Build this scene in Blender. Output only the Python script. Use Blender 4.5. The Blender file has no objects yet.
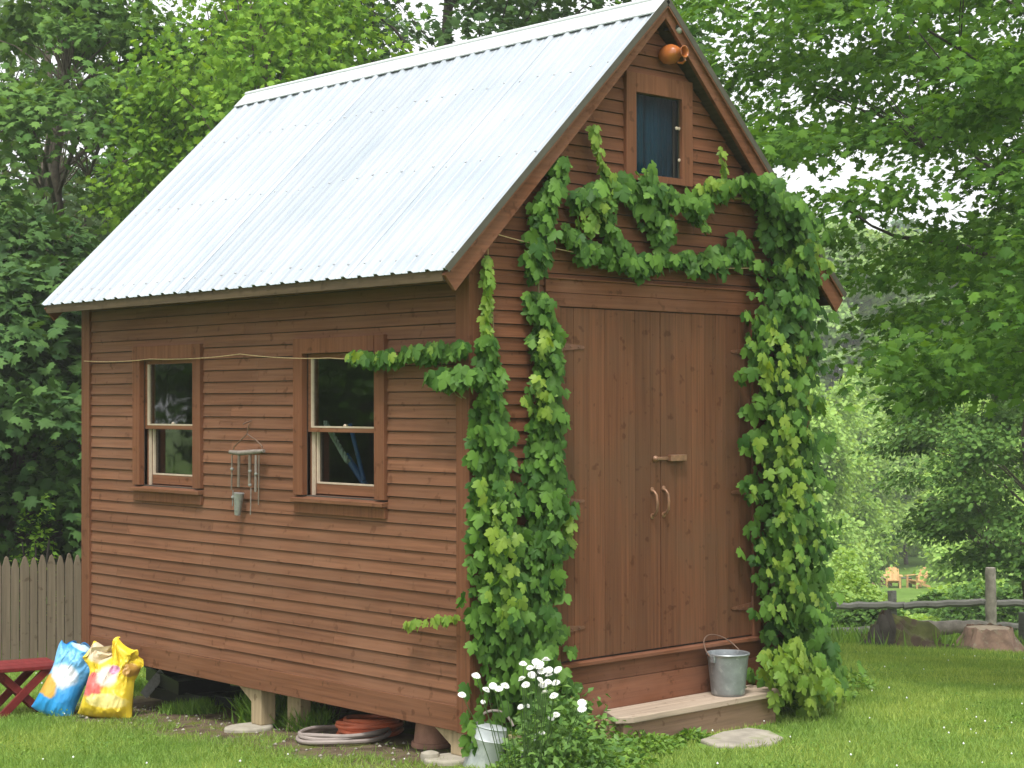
import bpy, math, random
import numpy as np
from mathutils import Vector, Matrix, noise as mnoise

SC = bpy.context.scene
COL = SC.collection
rnd = random.Random(7)
R = math.radians

# ------------------------------------------------------------------ camera (solved from the photograph)
F = 1736.7
CAM = Vector((-6.138, -6.968, 1.905))
YAW, PITCH, ROLL = 0.7466, 0.0109, -0.0022
fw = Vector((math.sin(YAW)*math.cos(PITCH), math.cos(YAW)*math.cos(PITCH), math.sin(PITCH)))
rt = Vector((math.cos(YAW), -math.sin(YAW), 0)); up = rt.cross(fw)
rt, up = (math.cos(ROLL)*rt + math.sin(ROLL)*up), (-math.sin(ROLL)*rt + math.cos(ROLL)*up)
cd = bpy.data.cameras.new('camera'); cam = bpy.data.objects.new('camera', cd); COL.objects.link(cam)
cam.matrix_world = Matrix(((rt.x, up.x, -fw.x, CAM.x), (rt.y, up.y, -fw.y, CAM.y), (rt.z, up.z, -fw.z, CAM.z), (0, 0, 0, 1)))
cd.sensor_width = 36; cd.lens = 36*F/1024; cd.clip_end = 3000; cd.clip_start = 0.1
SC.camera = cam

def ray(px, py): return fw + rt*((px-512)/F) - up*((py-384)/F)
def on(px, py, axis, val):                    # the point of a wall plane seen at a pixel
    d = ray(px, py); t = (val - CAM[axis])/d[axis]; return CAM + d*t
def at(px, py, depth): return CAM + ray(px, py)*depth
def proj(p):
    d = Vector(p)-CAM; z = d.dot(fw); return 512+F*d.dot(rt)/z, 384-F*d.dot(up)/z, z
def sp(x, k=1.0): return k*np.logaddexp(0, np.asarray(x, float)/k)
def gz(x, y):                                  # terrain height
    x = np.asarray(x, float); y = np.asarray(y, float)
    t = .3*x + .95*y
    a = -.058*(sp(t, .5) - sp(t-45, 6)) - .088*(sp(x-4.5, 1.2) - sp(x-52, 6))
    b = .02*np.sin(x*.9+1)*np.sin(y*.8) * np.clip((np.hypot(x-1, y-2)-4)/6, 0, 1)
    return a + b
def gzf(x, y): return float(gz(x, y))
def ground(px, py):
    d = ray(px, py); t = 5.0
    for i in range(4000):
        p = CAM + d*t
        if p.z < gzf(p.x, p.y): break
        t += .03
    p = CAM + d*t; p.z = gzf(p.x, p.y); return p
def spot(px, depth):                           # ground point under a view direction at a given depth
    p = CAM + Vector((math.sin(YAW), math.cos(YAW), 0))*depth + Vector((math.cos(YAW), -math.sin(YAW), 0))*((px-512)/F*depth)
    p.z = gzf(p.x, p.y); return p

# ------------------------------------------------------------------ object helpers
def tag(o, label=None, cat=None, group=None, kind=None):
    if label: o['label'] = label
    if cat: o['category'] = cat
    if group: o['group'] = group
    if kind: o['kind'] = kind
    return o
def thing(name, label, cat, loc=(0, 0, 0), rz=0, group=None):
    o = bpy.data.objects.new(name, None); COL.objects.link(o); o.empty_display_size = .1
    o.location = loc; o.rotation_euler = (0, 0, rz); return tag(o, label, cat, group)
def copy_tree(o, parent=None):
    c = o.copy(); COL.objects.link(c)
    if parent: c.parent = parent
    for ch in list(o.children): copy_tree(ch, c)
    return c

class MB:
    def __init__(s): s.v = []; s.f = []; s.m = []; s.mi = 0
    def add(s, vs, fs, M=None):
        n = len(s.v)
        s.v += [tuple(M @ Vector(p)) if M else tuple(p) for p in vs]
        for f in fs: s.f.append(tuple(i+n for i in f)); s.m.append(s.mi)
    def box(s, x0, x1, y0, y1, z0, z1, M=None):
        s.add([(x0,y0,z0),(x1,y0,z0),(x1,y1,z0),(x0,y1,z0),(x0,y0,z1),(x1,y0,z1),(x1,y1,z1),(x0,y1,z1)],
              [(0,3,2,1),(4,5,6,7),(0,1,5,4),(1,2,6,5),(2,3,7,6),(3,0,4,7)], M)
    def prism(s, poly, a, b, M=None):          # poly in local xy, extruded along z
        n = len(poly)
        s.add([(x, y, a) for x, y in poly] + [(x, y, b) for x, y in poly],
              [tuple(range(n-1, -1, -1)), tuple(range(n, 2*n))] + [(i, (i+1) % n, n+(i+1) % n, n+i) for i in range(n)], M)
    def tube(s, pts, rad, n=8, M=None, cap=True):
        pts = [Vector(p) for p in pts]; k = len(pts)
        if not hasattr(rad, '__len__'): rad = [rad]*k
        vs = []; ref = None
        for i, p in enumerate(pts):
            t = (pts[min(i+1, k-1)] - pts[max(i-1, 0)])
            t = t.normalized() if t.length > 1e-9 else Vector((0, 0, 1))
            if ref is None: ref = t.orthogonal().normalized()
            a = (ref - t*ref.dot(t)); a = a.normalized() if a.length > 1e-6 else t.orthogonal().normalized(); ref = a
            b = t.cross(a)
            for j in range(n):
                q = 2*math.pi*j/n; vs.append(p + (a*math.cos(q) + b*math.sin(q))*rad[i])
        fs = [(i*n+j, i*n+(j+1) % n, (i+1)*n+(j+1) % n, (i+1)*n+j) for i in range(k-1) for j in range(n)]
        if cap: fs += [tuple(range(n-1, -1, -1)), tuple(range((k-1)*n, k*n))]
        s.add(vs, fs, M)
    def lathe(s, prof, n=24, M=None):
        vs = []; k = len(prof)
        for r, z in prof:
            for j in range(n):
                q = 2*math.pi*j/n; vs.append((r*math.cos(q), r*math.sin(q), z))
        fs = [(i*n+j, i*n+(j+1) % n, (i+1)*n+(j+1) % n, (i+1)*n+j) for i in range(k-1) for j in range(n)]
        fs += [tuple(range(n-1, -1, -1)), tuple(range((k-1)*n, k*n))]
        s.add(vs, fs, M)
    def build(s, name, mat, parent=None, smooth=False, bevel=0, kind=None, loc=None):
        me = bpy.data.meshes.new(name); me.from_pydata(s.v, [], s.f); me.update()
        mats = mat if isinstance(mat, (list, tuple)) else [mat]
        for m in mats: me.materials.append(m)
        if len(mats) > 1: me.polygons.foreach_set('material_index', s.m)
        if smooth: me.polygons.foreach_set('use_smooth', [True]*len(me.polygons))
        o = bpy.data.objects.new(name, me); COL.objects.link(o)
        if parent: o.parent = parent
        if loc is not None: o.location = loc
        if bevel:
            b = o.modifiers.new('bevel', 'BEVEL'); b.width = bevel; b.segments = 2; b.limit_method = 'ANGLE'
        if smooth:
            try: me.set_sharp_from_angle(angle=R(42))
            except Exception: pass
        if kind: o['kind'] = kind
        return o

def raw_mesh(name, V, faces_k, F_, mat, parent=None, smooth=False):
    """V (n,3) array, F_ (m,k) index array -> object"""
    me = bpy.data.meshes.new(name)
    V = np.ascontiguousarray(V, np.float32); F_ = np.ascontiguousarray(F_, np.int32)
    me.vertices.add(len(V)); me.vertices.foreach_set('co', V.ravel())
    me.loops.add(F_.size); me.loops.foreach_set('vertex_index', F_.ravel())
    me.polygons.add(len(F_)); me.polygons.foreach_set('loop_start', np.arange(0, F_.size, faces_k, dtype=np.int32))
    if smooth: me.polygons.foreach_set('use_smooth', np.ones(len(F_), bool))
    me.update(calc_edges=True)
    me.materials.append(mat)
    o = bpy.data.objects.new(name, me); COL.objects.link(o)
    if parent: o.parent = parent
    return o

def nrmz(a): return a/np.maximum(np.linalg.norm(a, axis=1, keepdims=True), 1e-9)
def leaves(name, tpl, pos, fwd, nrm, scale, mat, parent=None, smooth=False):
    tv, tf = tpl
    tv = np.array(tv, float); tf = np.array(tf, int)
    fwd = nrmz(fwd); nrm = nrmz(nrm - fwd*(nrm*fwd).sum(1, keepdims=True)); side = np.cross(fwd, nrm)
    N = len(pos); k = len(tv); sc = scale[:, None, None]
    V = pos[:, None, :] + sc*(tv[None, :, 0:1]*side[:, None, :] + tv[None, :, 1:2]*fwd[:, None, :] + tv[None, :, 2:3]*nrm[:, None, :])
    Fx = (tf[None] + (np.arange(N)*k)[:, None, None]).reshape(-1, 3)
    return raw_mesh(name, V.reshape(-1, 3), 3, Fx, mat, parent, smooth)

def fan(outline, c, zc=0.0, zf=None):
    pts = [(c[0], c[1], zc)] + [(x, y, (zf(x, y) if zf else 0)) for x, y in outline]
    n = len(outline); return pts, [(0, 1+i, 1+(i+1) % n) for i in range(n)]
def mirror(half): return half + [(-x, y) for x, y in reversed(half) if abs(x) > 1e-6]
T_DIAMOND = ([(0,0,0),(-.3,.45,.09),(.3,.45,.09),(0,1,-.08)], [(0,3,1),(0,2,3)])
T_MAPLE = fan(mirror([(0,0),(.30,.02),(.27,.2),(.56,.36),(.3,.46),(.34,.72),(.13,.66),(0,1)]), (0,.36), .05, lambda x, y: -.16*abs(x) - .12*max(y-.5, 0))
T_HOP = fan(mirror([(0,.10),(.13,-.06),(.30,-.05),(.40,.06),(.52,.14),(.47,.27),(.62,.46),(.50,.56),(.38,.55),(.22,.50),(.31,.68),(.25,.83),(.12,.92),(0,1.08)]), (0,.36), .09, lambda x, y: -.50*x*x - .30*max(y-.4, 0)**1.5 + .035*math.sin(9*abs(x)+7*y))
T_CLUMP = ([(0,0,0),(-.45,.3,.1),(-.2,.85,-.05),(.25,1,-.1),(.5,.4,.08)], [(0,4,3),(0,3,2),(0,2,1)])

# ------------------------------------------------------------------ materials
def new_mat(name):
    m = bpy.data.materials.new(name); m.use_nodes = True; nt = m.node_tree
    return m, nt, nt.nodes, nt.links, nt.nodes['Principled BSDF']
def ramp(nt, stops):
    n = nt.nodes.new('ShaderNodeValToRGB'); e = n.color_ramp.elements
    while len(e) < len(stops): e.new(.5)
    for el, (p, c) in zip(e, stops): el.position = p; el.color = (*c, 1)
    return n
def vary(c, k): return tuple(min(1, x*k) for x in c)
def noise(nt, scale, detail=4, vec=None, rough=.55):
    n = nt.nodes.new('ShaderNodeTexNoise'); n.inputs['Scale'].default_value = scale
    n.inputs['Detail'].default_value = detail; n.inputs['Roughness'].default_value = rough
    if vec: nt.links.new(vec, n.inputs['Vector'])
    return n
def mapping(nt, scale, coord='Object'):
    tc = nt.nodes.new('ShaderNodeTexCoord'); mp = nt.nodes.new('ShaderNodeMapping')
    mp.inputs['Scale'].default_value = scale; nt.links.new(tc.outputs[coord], mp.inputs['Vector']); return mp
def mixc(nt, a, b, fac, mode='MIX'):
    n = nt.nodes.new('ShaderNodeMix'); n.data_type = 'RGBA'; n.blend_type = mode
    for s, val in ((n.inputs['Factor'], fac), (n.inputs['A'], a), (n.inputs['B'], b)):
        if isinstance(val, (int, float)): s.default_value = val
        elif isinstance(val, tuple): s.default_value = (*val, 1) if len(val) == 3 else val
        else: nt.links.new(val, s)
    return n.outputs['Result']
def bump(nt, b, h, strength, dist):
    n = nt.nodes.new('ShaderNodeBump'); n.inputs['Strength'].default_value = strength; n.inputs['Distance'].default_value = dist
    nt.links.new(h, n.inputs['Height']); nt.links.new(n.outputs['Normal'], b.inputs['Normal'])

def wood(name, base, gscale, rough=.62, contrast=.35, fade=(.30,.16,.11), fade_amt=.35, island=.28, spec=.10):
    m, nt, N, L, b = new_mat(name)
    mp = mapping(nt, gscale); geo = N.new('ShaderNodeNewGeometry')
    off = N.new('ShaderNodeVectorMath'); off.operation = 'MULTIPLY_ADD'
    L.new(geo.outputs['Random Per Island'], off.inputs[0]); off.inputs[1].default_value = (37, 53, 71); L.new(mp.outputs['Vector'], off.inputs[2])
    g = noise(nt, 1.0, 5, off.outputs[0], .62)
    r = ramp(nt, [(.25, vary(base, 1-contrast)), (.5, base), (.78, vary(base, 1+contrast))]); L.new(g.outputs['Fac'], r.inputs['Fac'])
    big = noise(nt, 1.7, 5, mapping(nt, (1, 1, 1)).outputs['Vector'])
    fr = ramp(nt, [(.42, (0,0,0)), (.72, (1,1,1))]); L.new(big.outputs['Fac'], fr.inputs['Fac'])
    mul = N.new('ShaderNodeMath'); mul.operation = 'MULTIPLY'; L.new(fr.outputs['Color'], mul.inputs[0]); mul.inputs[1].default_value = fade_amt
    c1 = mixc(nt, r.outputs['Color'], fade, mul.outputs[0])
    ir = ramp(nt, [(0, (1-island,)*3), (1, (1+island*.8, 1+island*.75, 1+island*.7))]); L.new(geo.outputs['Random Per Island'], ir.inputs['Fac'])
    c2 = mixc(nt, c1, ir.outputs['Color'], 1.0, 'MULTIPLY')
    # small knots and scuffs
    kn = noise(nt, 14, 2, mapping(nt, (1, 1, 1)).outputs['Vector']); kr = ramp(nt, [(.63, (1,1,1)), (.70, (.68,.64,.6))]); L.new(kn.outputs['Fac'], kr.inputs['Fac'])
    c3 = mixc(nt, c2, kr.outputs['Color'], 1.0, 'MULTIPLY')
    L.new(c3, b.inputs['Base Color']); b.inputs['Roughness'].default_value = rough; b.inputs['Specular IOR Level'].default_value = spec
    bump(nt, b, g.outputs['Fac'], .35, .004)
    return m
def plain(name, base, rough=.5, metal=0, nscale=8, var=.2, bumpk=0, spec=.4, spots=None):
    m, nt, N, L, b = new_mat(name)
    n = noise(nt, nscale, 5, mapping(nt, (1, 1, 1)).outputs['Vector'])
    r = ramp(nt, [(.3, vary(base, 1-var)), (.7, vary(base, 1+var))]); L.new(n.outputs['Fac'], r.inputs['Fac'])
    col = r.outputs['Color']
    if spots:
        n2 = noise(nt, spots[1], 4, mapping(nt, (1, 1, 1)).outputs['Vector']); r2 = ramp(nt, [(spots[2], (0,0,0)), (spots[2]+.1, (1,1,1))]); L.new(n2.outputs['Fac'], r2.inputs['Fac'])
        col = mixc(nt, col, spots[0], r2.outputs['Color'])
    L.new(col, b.inputs['Base Color']); b.inputs['Roughness'].default_value = rough; b.inputs['Metallic'].default_value = metal
    b.inputs['Specular IOR Level'].default_value = spec
    if bumpk: bump(nt, b, n.outputs['Fac'], .5, bumpk)
    return m
def leafmat(name, dark, light, trans=.35, rough=.5, spec=.35, patch=None):
    m, nt, N, L, b = new_mat(name)
    geo = N.new('ShaderNodeNewGeometry')
    r = ramp(nt, [(0, dark), (.55, tuple((a+c)/2 for a, c in zip(dark, light))), (1, light)]); L.new(geo.outputs['Random Per Island'], r.inputs['Fac'])
    col = r.outputs['Color']
    if patch:
        pn = noise(nt, patch[0], 5, mapping(nt, (1, 1, 1)).outputs['Vector']); pr = ramp(nt, [(.38, (0,0,0)), (.66, (1,1,1))]); L.new(pn.outputs['Fac'], pr.inputs['Fac'])
        col = mixc(nt, mixc(nt, col, (.80,.86,.85), 1, 'MULTIPLY'), mixc(nt, col, patch[1], 1, 'MULTIPLY'), pr.outputs['Color'])
    L.new(col, b.inputs['Base Color']); b.inputs['Roughness'].default_value = rough; b.inputs['Specular IOR Level'].default_value = spec
    t = N.new('ShaderNodeBsdfTranslucent'); tc = mixc(nt, col, (1.5, 1.35, .55), 1.0, 'MULTIPLY'); L.new(tc, t.inputs['Color'])
    mx = N.new('ShaderNodeMixShader'); mx.inputs[0].default_value = trans
    L.new(b.outputs[0], mx.inputs[1]); L.new(t.outputs[0], mx.inputs[2]); L.new(mx.outputs[0], N['Material Output'].inputs['Surface'])
    return m

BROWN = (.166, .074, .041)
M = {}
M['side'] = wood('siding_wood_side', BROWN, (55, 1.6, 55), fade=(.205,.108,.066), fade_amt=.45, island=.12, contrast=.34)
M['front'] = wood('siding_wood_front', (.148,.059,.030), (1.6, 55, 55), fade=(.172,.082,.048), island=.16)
M['vert'] = wood('trim_wood_upright', (.158,.064,.033), (55, 55, 1.6), fade=(.19,.09,.052), island=.12)
M['door'] = wood('door_planks', (.128,.053,.027), (48, 48, 1.1), fade=(.105,.062,.036), fade_amt=.6, island=.18, contrast=.38)
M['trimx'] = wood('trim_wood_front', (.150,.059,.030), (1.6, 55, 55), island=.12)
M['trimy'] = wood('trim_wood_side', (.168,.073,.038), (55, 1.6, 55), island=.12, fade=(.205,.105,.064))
M['raw'] = wood('bare_sheathing_wood', (.085,.06,.035), (40, 2, 40), island=.2, fade=(.08,.06,.04))
M['cream'] = plain('cream_window_paint', (.46,.37,.28), .5, nscale=20, var=.12)
M['dark'] = plain('dark_interior_board', (.06,.05,.04), .9)
M['roof'] = None
def roofmat():
    m, nt, N, L, b = new_mat('galvanised_roof_sheet')
    n = noise(nt, 30, 3, mapping(nt, (1, .2, .2)).outputs['Vector']); n2 = noise(nt, 2.0, 4, mapping(nt, (1, 1, 1)).outputs['Vector'])
    r = ramp(nt, [(.3, (.345,.385,.425)), (.7, (.41,.44,.475))]); L.new(n2.outputs['Fac'], r.inputs['Fac'])
    oi = N.new('ShaderNodeObjectInfo'); pr = ramp(nt, [(0, (.90,.91,.92)), (1, (1.16,1.15,1.14))]); L.new(oi.outputs['Random'], pr.inputs['Fac'])
    L.new(mixc(nt, r.outputs['Color'], pr.outputs['Color'], 1, 'MULTIPLY'), b.inputs['Base Color']); b.inputs['Metallic'].default_value = .45
    rr = ramp(nt, [(.3, (.42,)*3), (.7, (.5,)*3)]); L.new(n.outputs['Fac'], rr.inputs['Fac']); L.new(rr.outputs['Color'], b.inputs['Roughness'])
    return m
M['roof'] = roofmat(); M['cap'] = plain('white_ridge_cap', (.58,.60,.62), .45, .1, 6, .06)
M['edge_shade'] = plain('dark_olive_edge_shade', (.075,.068,.05), .5, .2)  # tree reflection and underside shade of the roof edge, put into a colour
M['screw'] = plain('screw_heads', (.36,.37,.39), .6, .2)
M['galv'] = plain('galvanised_steel', (.27,.29,.30), .42, .55, 14, .22, spots=((.36,.38,.39), 30, .56))
M['galv_light'] = plain('bleached_galvanised_steel', (.40,.43,.43), .45, .35, 14, .16, spots=((.50,.52,.52), 22, .55))
M['iron'] = plain('rusty_wire', (.16,.10,.07), .6, .4)
M['brass'] = plain('brown_painted_iron', (.135,.058,.032), .45, .1, 25, .25)
M['handle'] = plain('worn_handle_iron', (.22,.115,.065), .4, .3, 25, .3)
M['terracotta'] = plain('glazed_orange_pottery', (.36,.11,.028), .2, 0, 5, .3, spec=.6)
M['pot'] = plain('dusty_clay', (.36,.19,.13), .85, 0, 12, .25)
M['plank'] = wood('grey_weathered_plank', (.36,.28,.21), (2, 50, 50), rough=.85, fade=(.36,.30,.24), island=.05, contrast=.4, spec=.15)
M['stepbox'] = wood('weathered_brown_step', (.29,.18,.12), (2, 45, 45), rough=.85, fade=(.28,.19,.13), island=.1, spec=.15)
M['picket'] = wood('grey_fence_wood', (.155,.120,.088), (45, 45, 1.5), rough=.9, fade=(.16,.125,.095), fade_amt=.6, island=.22, spec=.1)
M['rail'] = wood('silver_fence_rail', (.13,.13,.115), (3, 3, 45), rough=.9, fade=(.18,.17,.15), island=.2, spec=.1)
M['stone'] = plain('grey_stone', (.30,.27,.22), .9, 0, 9, .25, .01, spots=((.22,.24,.12), 6, .58))
M['concrete'] = plain('pale_concrete', (.31,.28,.22), .9, 0, 12, .2, .006)
M['post'] = wood('yellowed_post_wood', (.36,.28,.17), (40, 40, 2), rough=.85, fade=(.25,.2,.12), island=.1)
M['red'] = wood('red_stool_paint', (.15,.021,.021), (30, 3, 30), rough=.6, fade=(.18,.035,.033), island=.15)
M['black'] = plain('black_plastic', (.018,.018,.02), .35, 0, 10, .3, spec=.5)
M['orange_hose'] = plain('orange_hose_rubber', (.52,.13,.06), .5, 0, 10, .2)
M['grey_hose'] = plain('grey_hose_rubber', (.27,.225,.20), .55, 0, 10, .2)
M['cup'] = plain('tin_cup', (.27,.27,.26), .4, .3, 40, .2)
M['driftwood'] = plain('driftwood', (.19,.16,.135), .85, 0, 25, .3)
M['copper'] = plain('tarnished_copper_tube', (.20,.16,.13), .45, .5, 25, .25)
M['twine'] = plain('pale_twine', (.52,.36,.20), .9, 0, 50, .2)
M['bark'] = plain('grey_brown_bark', (.11,.088,.066), .95, 0, 9, .4, .02)
M['bark_dark'] = plain('dark_bark', (.05,.042,.034), .95, 0, 9, .4, .02)
M['bark_light'] = plain('pale_bark', (.25,.22,.18), .95, 0, 9, .35, .02)
M['moss'] = plain('mossy_rotten_wood', (.10,.105,.032), .98, 0, 5, .4, .03, spots=((.075,.05,.034), 6, .48))
M['stump'] = plain('red_brown_stump_bark', (.30,.19,.14), .95, 0, 7, .4, .03, spots=((.36,.30,.22), 9, .55))
M['rot'] = plain('rotten_black_wood', (.02,.015,.012), 1)
M['cutwood'] = plain('cut_wood_face', (.38,.29,.2), .9, 0, 10, .2)
M['chair'] = wood('orange_varnished_cedar', (.60,.36,.17), (8, 8, 8), island=.15, fade=(.62,.40,.2))
M['bluepole'] = plain('blue_painted_tube', (.012,.05,.20), .4)
M['whiterope'] = plain('white_braided_rope', (.22,.22,.22), .9, 0, 40, .3)
M['curtain'] = plain('teal_cloth', (.006,.035,.052), .85, 0, 4, .3)
M['petal'] = plain('white_petals', (.8,.8,.76), .7, 0, 40, .06)
M['petalc'] = plain('cream_flower_heart', (.78,.74,.5), .8)
M['stem'] = plain('green_stem', (.06,.11,.03), .6)
M['vstem'] = plain('woody_vine_stem', (.20,.16,.07), .8)
M['glassgreen'] = plain('green_bottle_glass', (.01,.10,.02), .15, 0, 5, .2, spec=.7)

M['hop'] = leafmat('hop_leaf', (.032,.095,.016), (.125,.25,.036), .3, .55, .2)
M['hop_young'] = leafmat('young_hop_leaf', (.13,.25,.03), (.26,.37,.05), .4, .5, .35)
M['weed'] = leafmat('low_weed_leaf', (.08,.18,.025), (.21,.35,.05), .3)
M['daisyleaf'] = leafmat('daisy_leaf', (.065,.15,.03), (.15,.27,.055), .28)
M['grassblade'] = leafmat('grass_blade', (.135,.245,.045), (.30,.43,.105), .38, .7, .1, patch=(.9, (1.45,1.2,1.3)))
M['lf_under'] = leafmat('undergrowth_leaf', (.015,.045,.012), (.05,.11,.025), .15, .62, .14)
M['lf_dark'] = leafmat('dark_maple_leaf', (0.029,0.075,0.020), (0.083,0.166,0.037), 0.2, .62, .14)
M['lf_mid'] = leafmat('mid_green_leaf', (0.059,0.140,0.028), (0.140,0.257,0.052), 0.28, .62, .14)
M['lf_bright'] = leafmat('bright_maple_leaf', (0.105,0.235,0.024), (0.260,0.430,0.050), 0.36, .62, .14)
M['lf_grey'] = leafmat('grey_green_leaf', (0.075,0.138,0.062), (0.175,0.263,0.112), .3, .62, .14)
M['lf_right'] = leafmat('overhanging_maple_leaf', (0.044,0.118,0.016), (0.127,0.254,0.032), 0.4, .62, .14)
M['lf_far'] = leafmat('far_light_leaf', (0.216,0.364,0.090), (0.416,0.588,0.158), .38, .62, .14)
M['lf_far2'] = leafmat('far_mid_leaf', (0.164,0.291,0.082), (0.329,0.480,0.140), .35, .62, .14)
M['lf_spruce'] = leafmat('spruce_needle', (0.066,0.143,0.066), (0.154,0.264,0.110), .15, .62, .14)

def glassmat(name, tint=(1,1,1), refl=1.0):
    m, nt, N, L, b = new_mat(name)
    tr = N.new('ShaderNodeBsdfTransparent'); tr.inputs['Color'].default_value = (*tint, 1)
    gl = N.new('ShaderNodeBsdfGlossy'); gl.inputs['Roughness'].default_value = .03
    fr = N.new('ShaderNodeFresnel'); fr.inputs['IOR'].default_value = 1.45
    mu = N.new('ShaderNodeMath'); mu.operation = 'MULTIPLY'; mu.inputs[1].default_value = refl; L.new(fr.outputs[0], mu.inputs[0])
    ge = N.new('ShaderNodeNewGeometry'); fb = N.new('ShaderNodeMath'); fb.operation = 'MULTIPLY'; iv = N.new('ShaderNodeMath'); iv.operation = 'SUBTRACT'; iv.inputs[0].default_value = 1; L.new(ge.outputs['Backfacing'], iv.inputs[1]); L.new(mu.outputs[0], fb.inputs[0]); L.new(iv.outputs[0], fb.inputs[1])   # reflect on the entry face only
    mx = N.new('ShaderNodeMixShader'); L.new(fb.outputs[0], mx.inputs[0]); L.new(tr.outputs[0], mx.inputs[1]); L.new(gl.outputs[0], mx.inputs[2])
    nz = noise(nt, 3, 2, mapping(nt, (1, 1, 1)).outputs['Vector']); bn = N.new('ShaderNodeBump'); bn.inputs['Strength'].default_value = .15; bn.inputs['Distance'].default_value = .01
    L.new(nz.outputs['Fac'], bn.inputs['Height']); L.new(bn.outputs['Normal'], gl.inputs['Normal'])
    L.new(mx.outputs[0], N['Material Output'].inputs['Surface']); return m
M['glass'] = glassmat('window_glass', (.85,.92,.86), 2.6)

M['glass2'] = glassmat('gable_glass', (.75,.92,.97), .3)
def groundmat():
    m, nt, N, L, b = new_mat('lawn_and_dirt')
    mp = mapping(nt, (1, 1, 1)); v = mp.outputs['Vector']
    n1 = noise(nt, .55, 6, v); n2 = noise(nt, 7, 5, v); n3 = noise(nt, 60, 3, v)
    r1 = ramp(nt, [(.3, (.10,.18,.032)), (.5, (.13,.23,.045)), (.72, (.17,.27,.065))]); L.new(n1.outputs['Fac'], r1.inputs['Fac'])
    r2 = ramp(nt, [(.25, (.7,.7,.7)), (.75, (1.25,1.2,1.1))]); L.new(n2.outputs['Fac'], r2.inputs['Fac'])
    g = mixc(nt, r1.outputs['Color'], r2.outputs['Color'], 1, 'MULTIPLY')
    # bare, mossy soil around and under the shed
    sep = N.new('ShaderNodeSeparateXYZ'); L.new(v, sep.inputs[0])
    def rng(sock, a, b_):
        x = N.new('ShaderNodeMapRange'); x.interpolation_type = 'SMOOTHSTEP'; L.new(sock, x.inputs['Value'])
        x.inputs['From Min'].default_value = a; x.inputs['From Max'].default_value = b_; return x.outputs['Result']
    def mul(a, c):
        x = N.new('ShaderNodeMath'); x.operation = 'MULTIPLY'; L.new(a, x.inputs[0]); L.new(c, x.inputs[1]); return x.outputs[0]
    def wob(sock, k):
        x = N.new('ShaderNodeMath'); x.operation = 'MULTIPLY_ADD'; L.new(n2.outputs['Fac'], x.inputs[0]); x.inputs[1].default_value = k; L.new(sock, x.inputs[2]); return x.outputs[0]
    msk = mul(mul(rng(wob(sep.outputs[0], .5), -.42, -.05), rng(sep.outputs[0], 3.2, 2.8)), mul(rng(sep.outputs[1], -.1, .15), rng(sep.outputs[1], 4.6, 4.2)))
    rd = ramp(nt, [(.35, (.075,.055,.035)), (.5, (.14,.105,.07)), (.62, (.10,.11,.03)), (.75, (.13,.14,.03))]); L.new(n2.outputs['Fac'], rd.inputs['Fac'])
    c = mixc(nt, g, rd.outputs['Color'], msk)
    L.new(c, b.inputs['Base Color']); b.inputs['Roughness'].default_value = 1; b.inputs['Specular IOR Level'].default_value = .05
    bump(nt, b, n3.outputs['Fac'], .6, .03)
    return m
M['ground'] = groundmat()

# ------------------------------------------------------------------ ground
def make_ground():
    q = np.linspace(-1, 1, 221); c = np.sinh(q*5.2)/np.sinh(5.2)*330
    X, Y = np.meshgrid(c+2, c+1, indexing='ij'); n = len(q)
    V = np.stack([X, Y, gz(X, Y)], -1).reshape(-1, 3)
    i = np.arange(n-1)[:, None]*n + np.arange(n-1)[None]
    Fq = np.stack([i, i+n, i+n+1, i+1], -1).reshape(-1, 4)
    o = raw_mesh('ground', V, 4, Fq, M['ground'], None, True); o['kind'] = 'structure'
make_ground()

# ------------------------------------------------------------------ the shed
LEN, W, HW = 4.118, 2.899, 1.4495
ZB = .141; ZE = 2.6165; ZR = 4.2897; EX = .27; OY = .12; OB = .119
SL = (ZR-ZE)/(HW+EX); ANG = math.atan(SL)
def roofz(x): return ZR - SL*abs(x-HW)
shed = thing('garden_shed', 'small brown clapboard shed with steep ribbed metal roof and double plank door', 'shed')
WT, WB = 2.293, 1.2528
WINS = [(2.590, 3.430), (.6985, 1.573)]
CAS = .092
T = .1                                            # vertical drop from metal to the underside of the sheathing
# walls (hollow, with real openings)
def wall_cells(u0, u1, z0, z1, holes):
    us = sorted({u0, u1, *[h[0] for h in holes], *[h[1] for h in holes]}); zs = sorted({z0, z1, *[h[2] for h in holes], *[h[3] for h in holes]})
    for a, b_ in zip(us, us[1:]):
        for c, d in zip(zs, zs[1:]):
            if not any(h[0] <= a+1e-6 and b_ <= h[1]+1e-6 and h[2] <= c+1e-6 and d <= h[3]+1e-6 for h in holes): yield a, b_, c, d
OPEN = [(a+CAS, b_-CAS, WB+.105, WT-CAS) for a, b_ in WINS]
GW = (1.280, 1.682, 3.245, 3.723)
mb = MB()
for a, b_, c, d in wall_cells(0, LEN, ZB, 2.74, OPEN): mb.box(.012, .035, a, b_, c, d)
mb.build('side_wall', M['dark'], shed)
mb = MB()
mb.box(.036, W-.036, .012, .035, ZB, 2.70)
FY = lambda z: HW - (ZR-T-z)/SL
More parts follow.
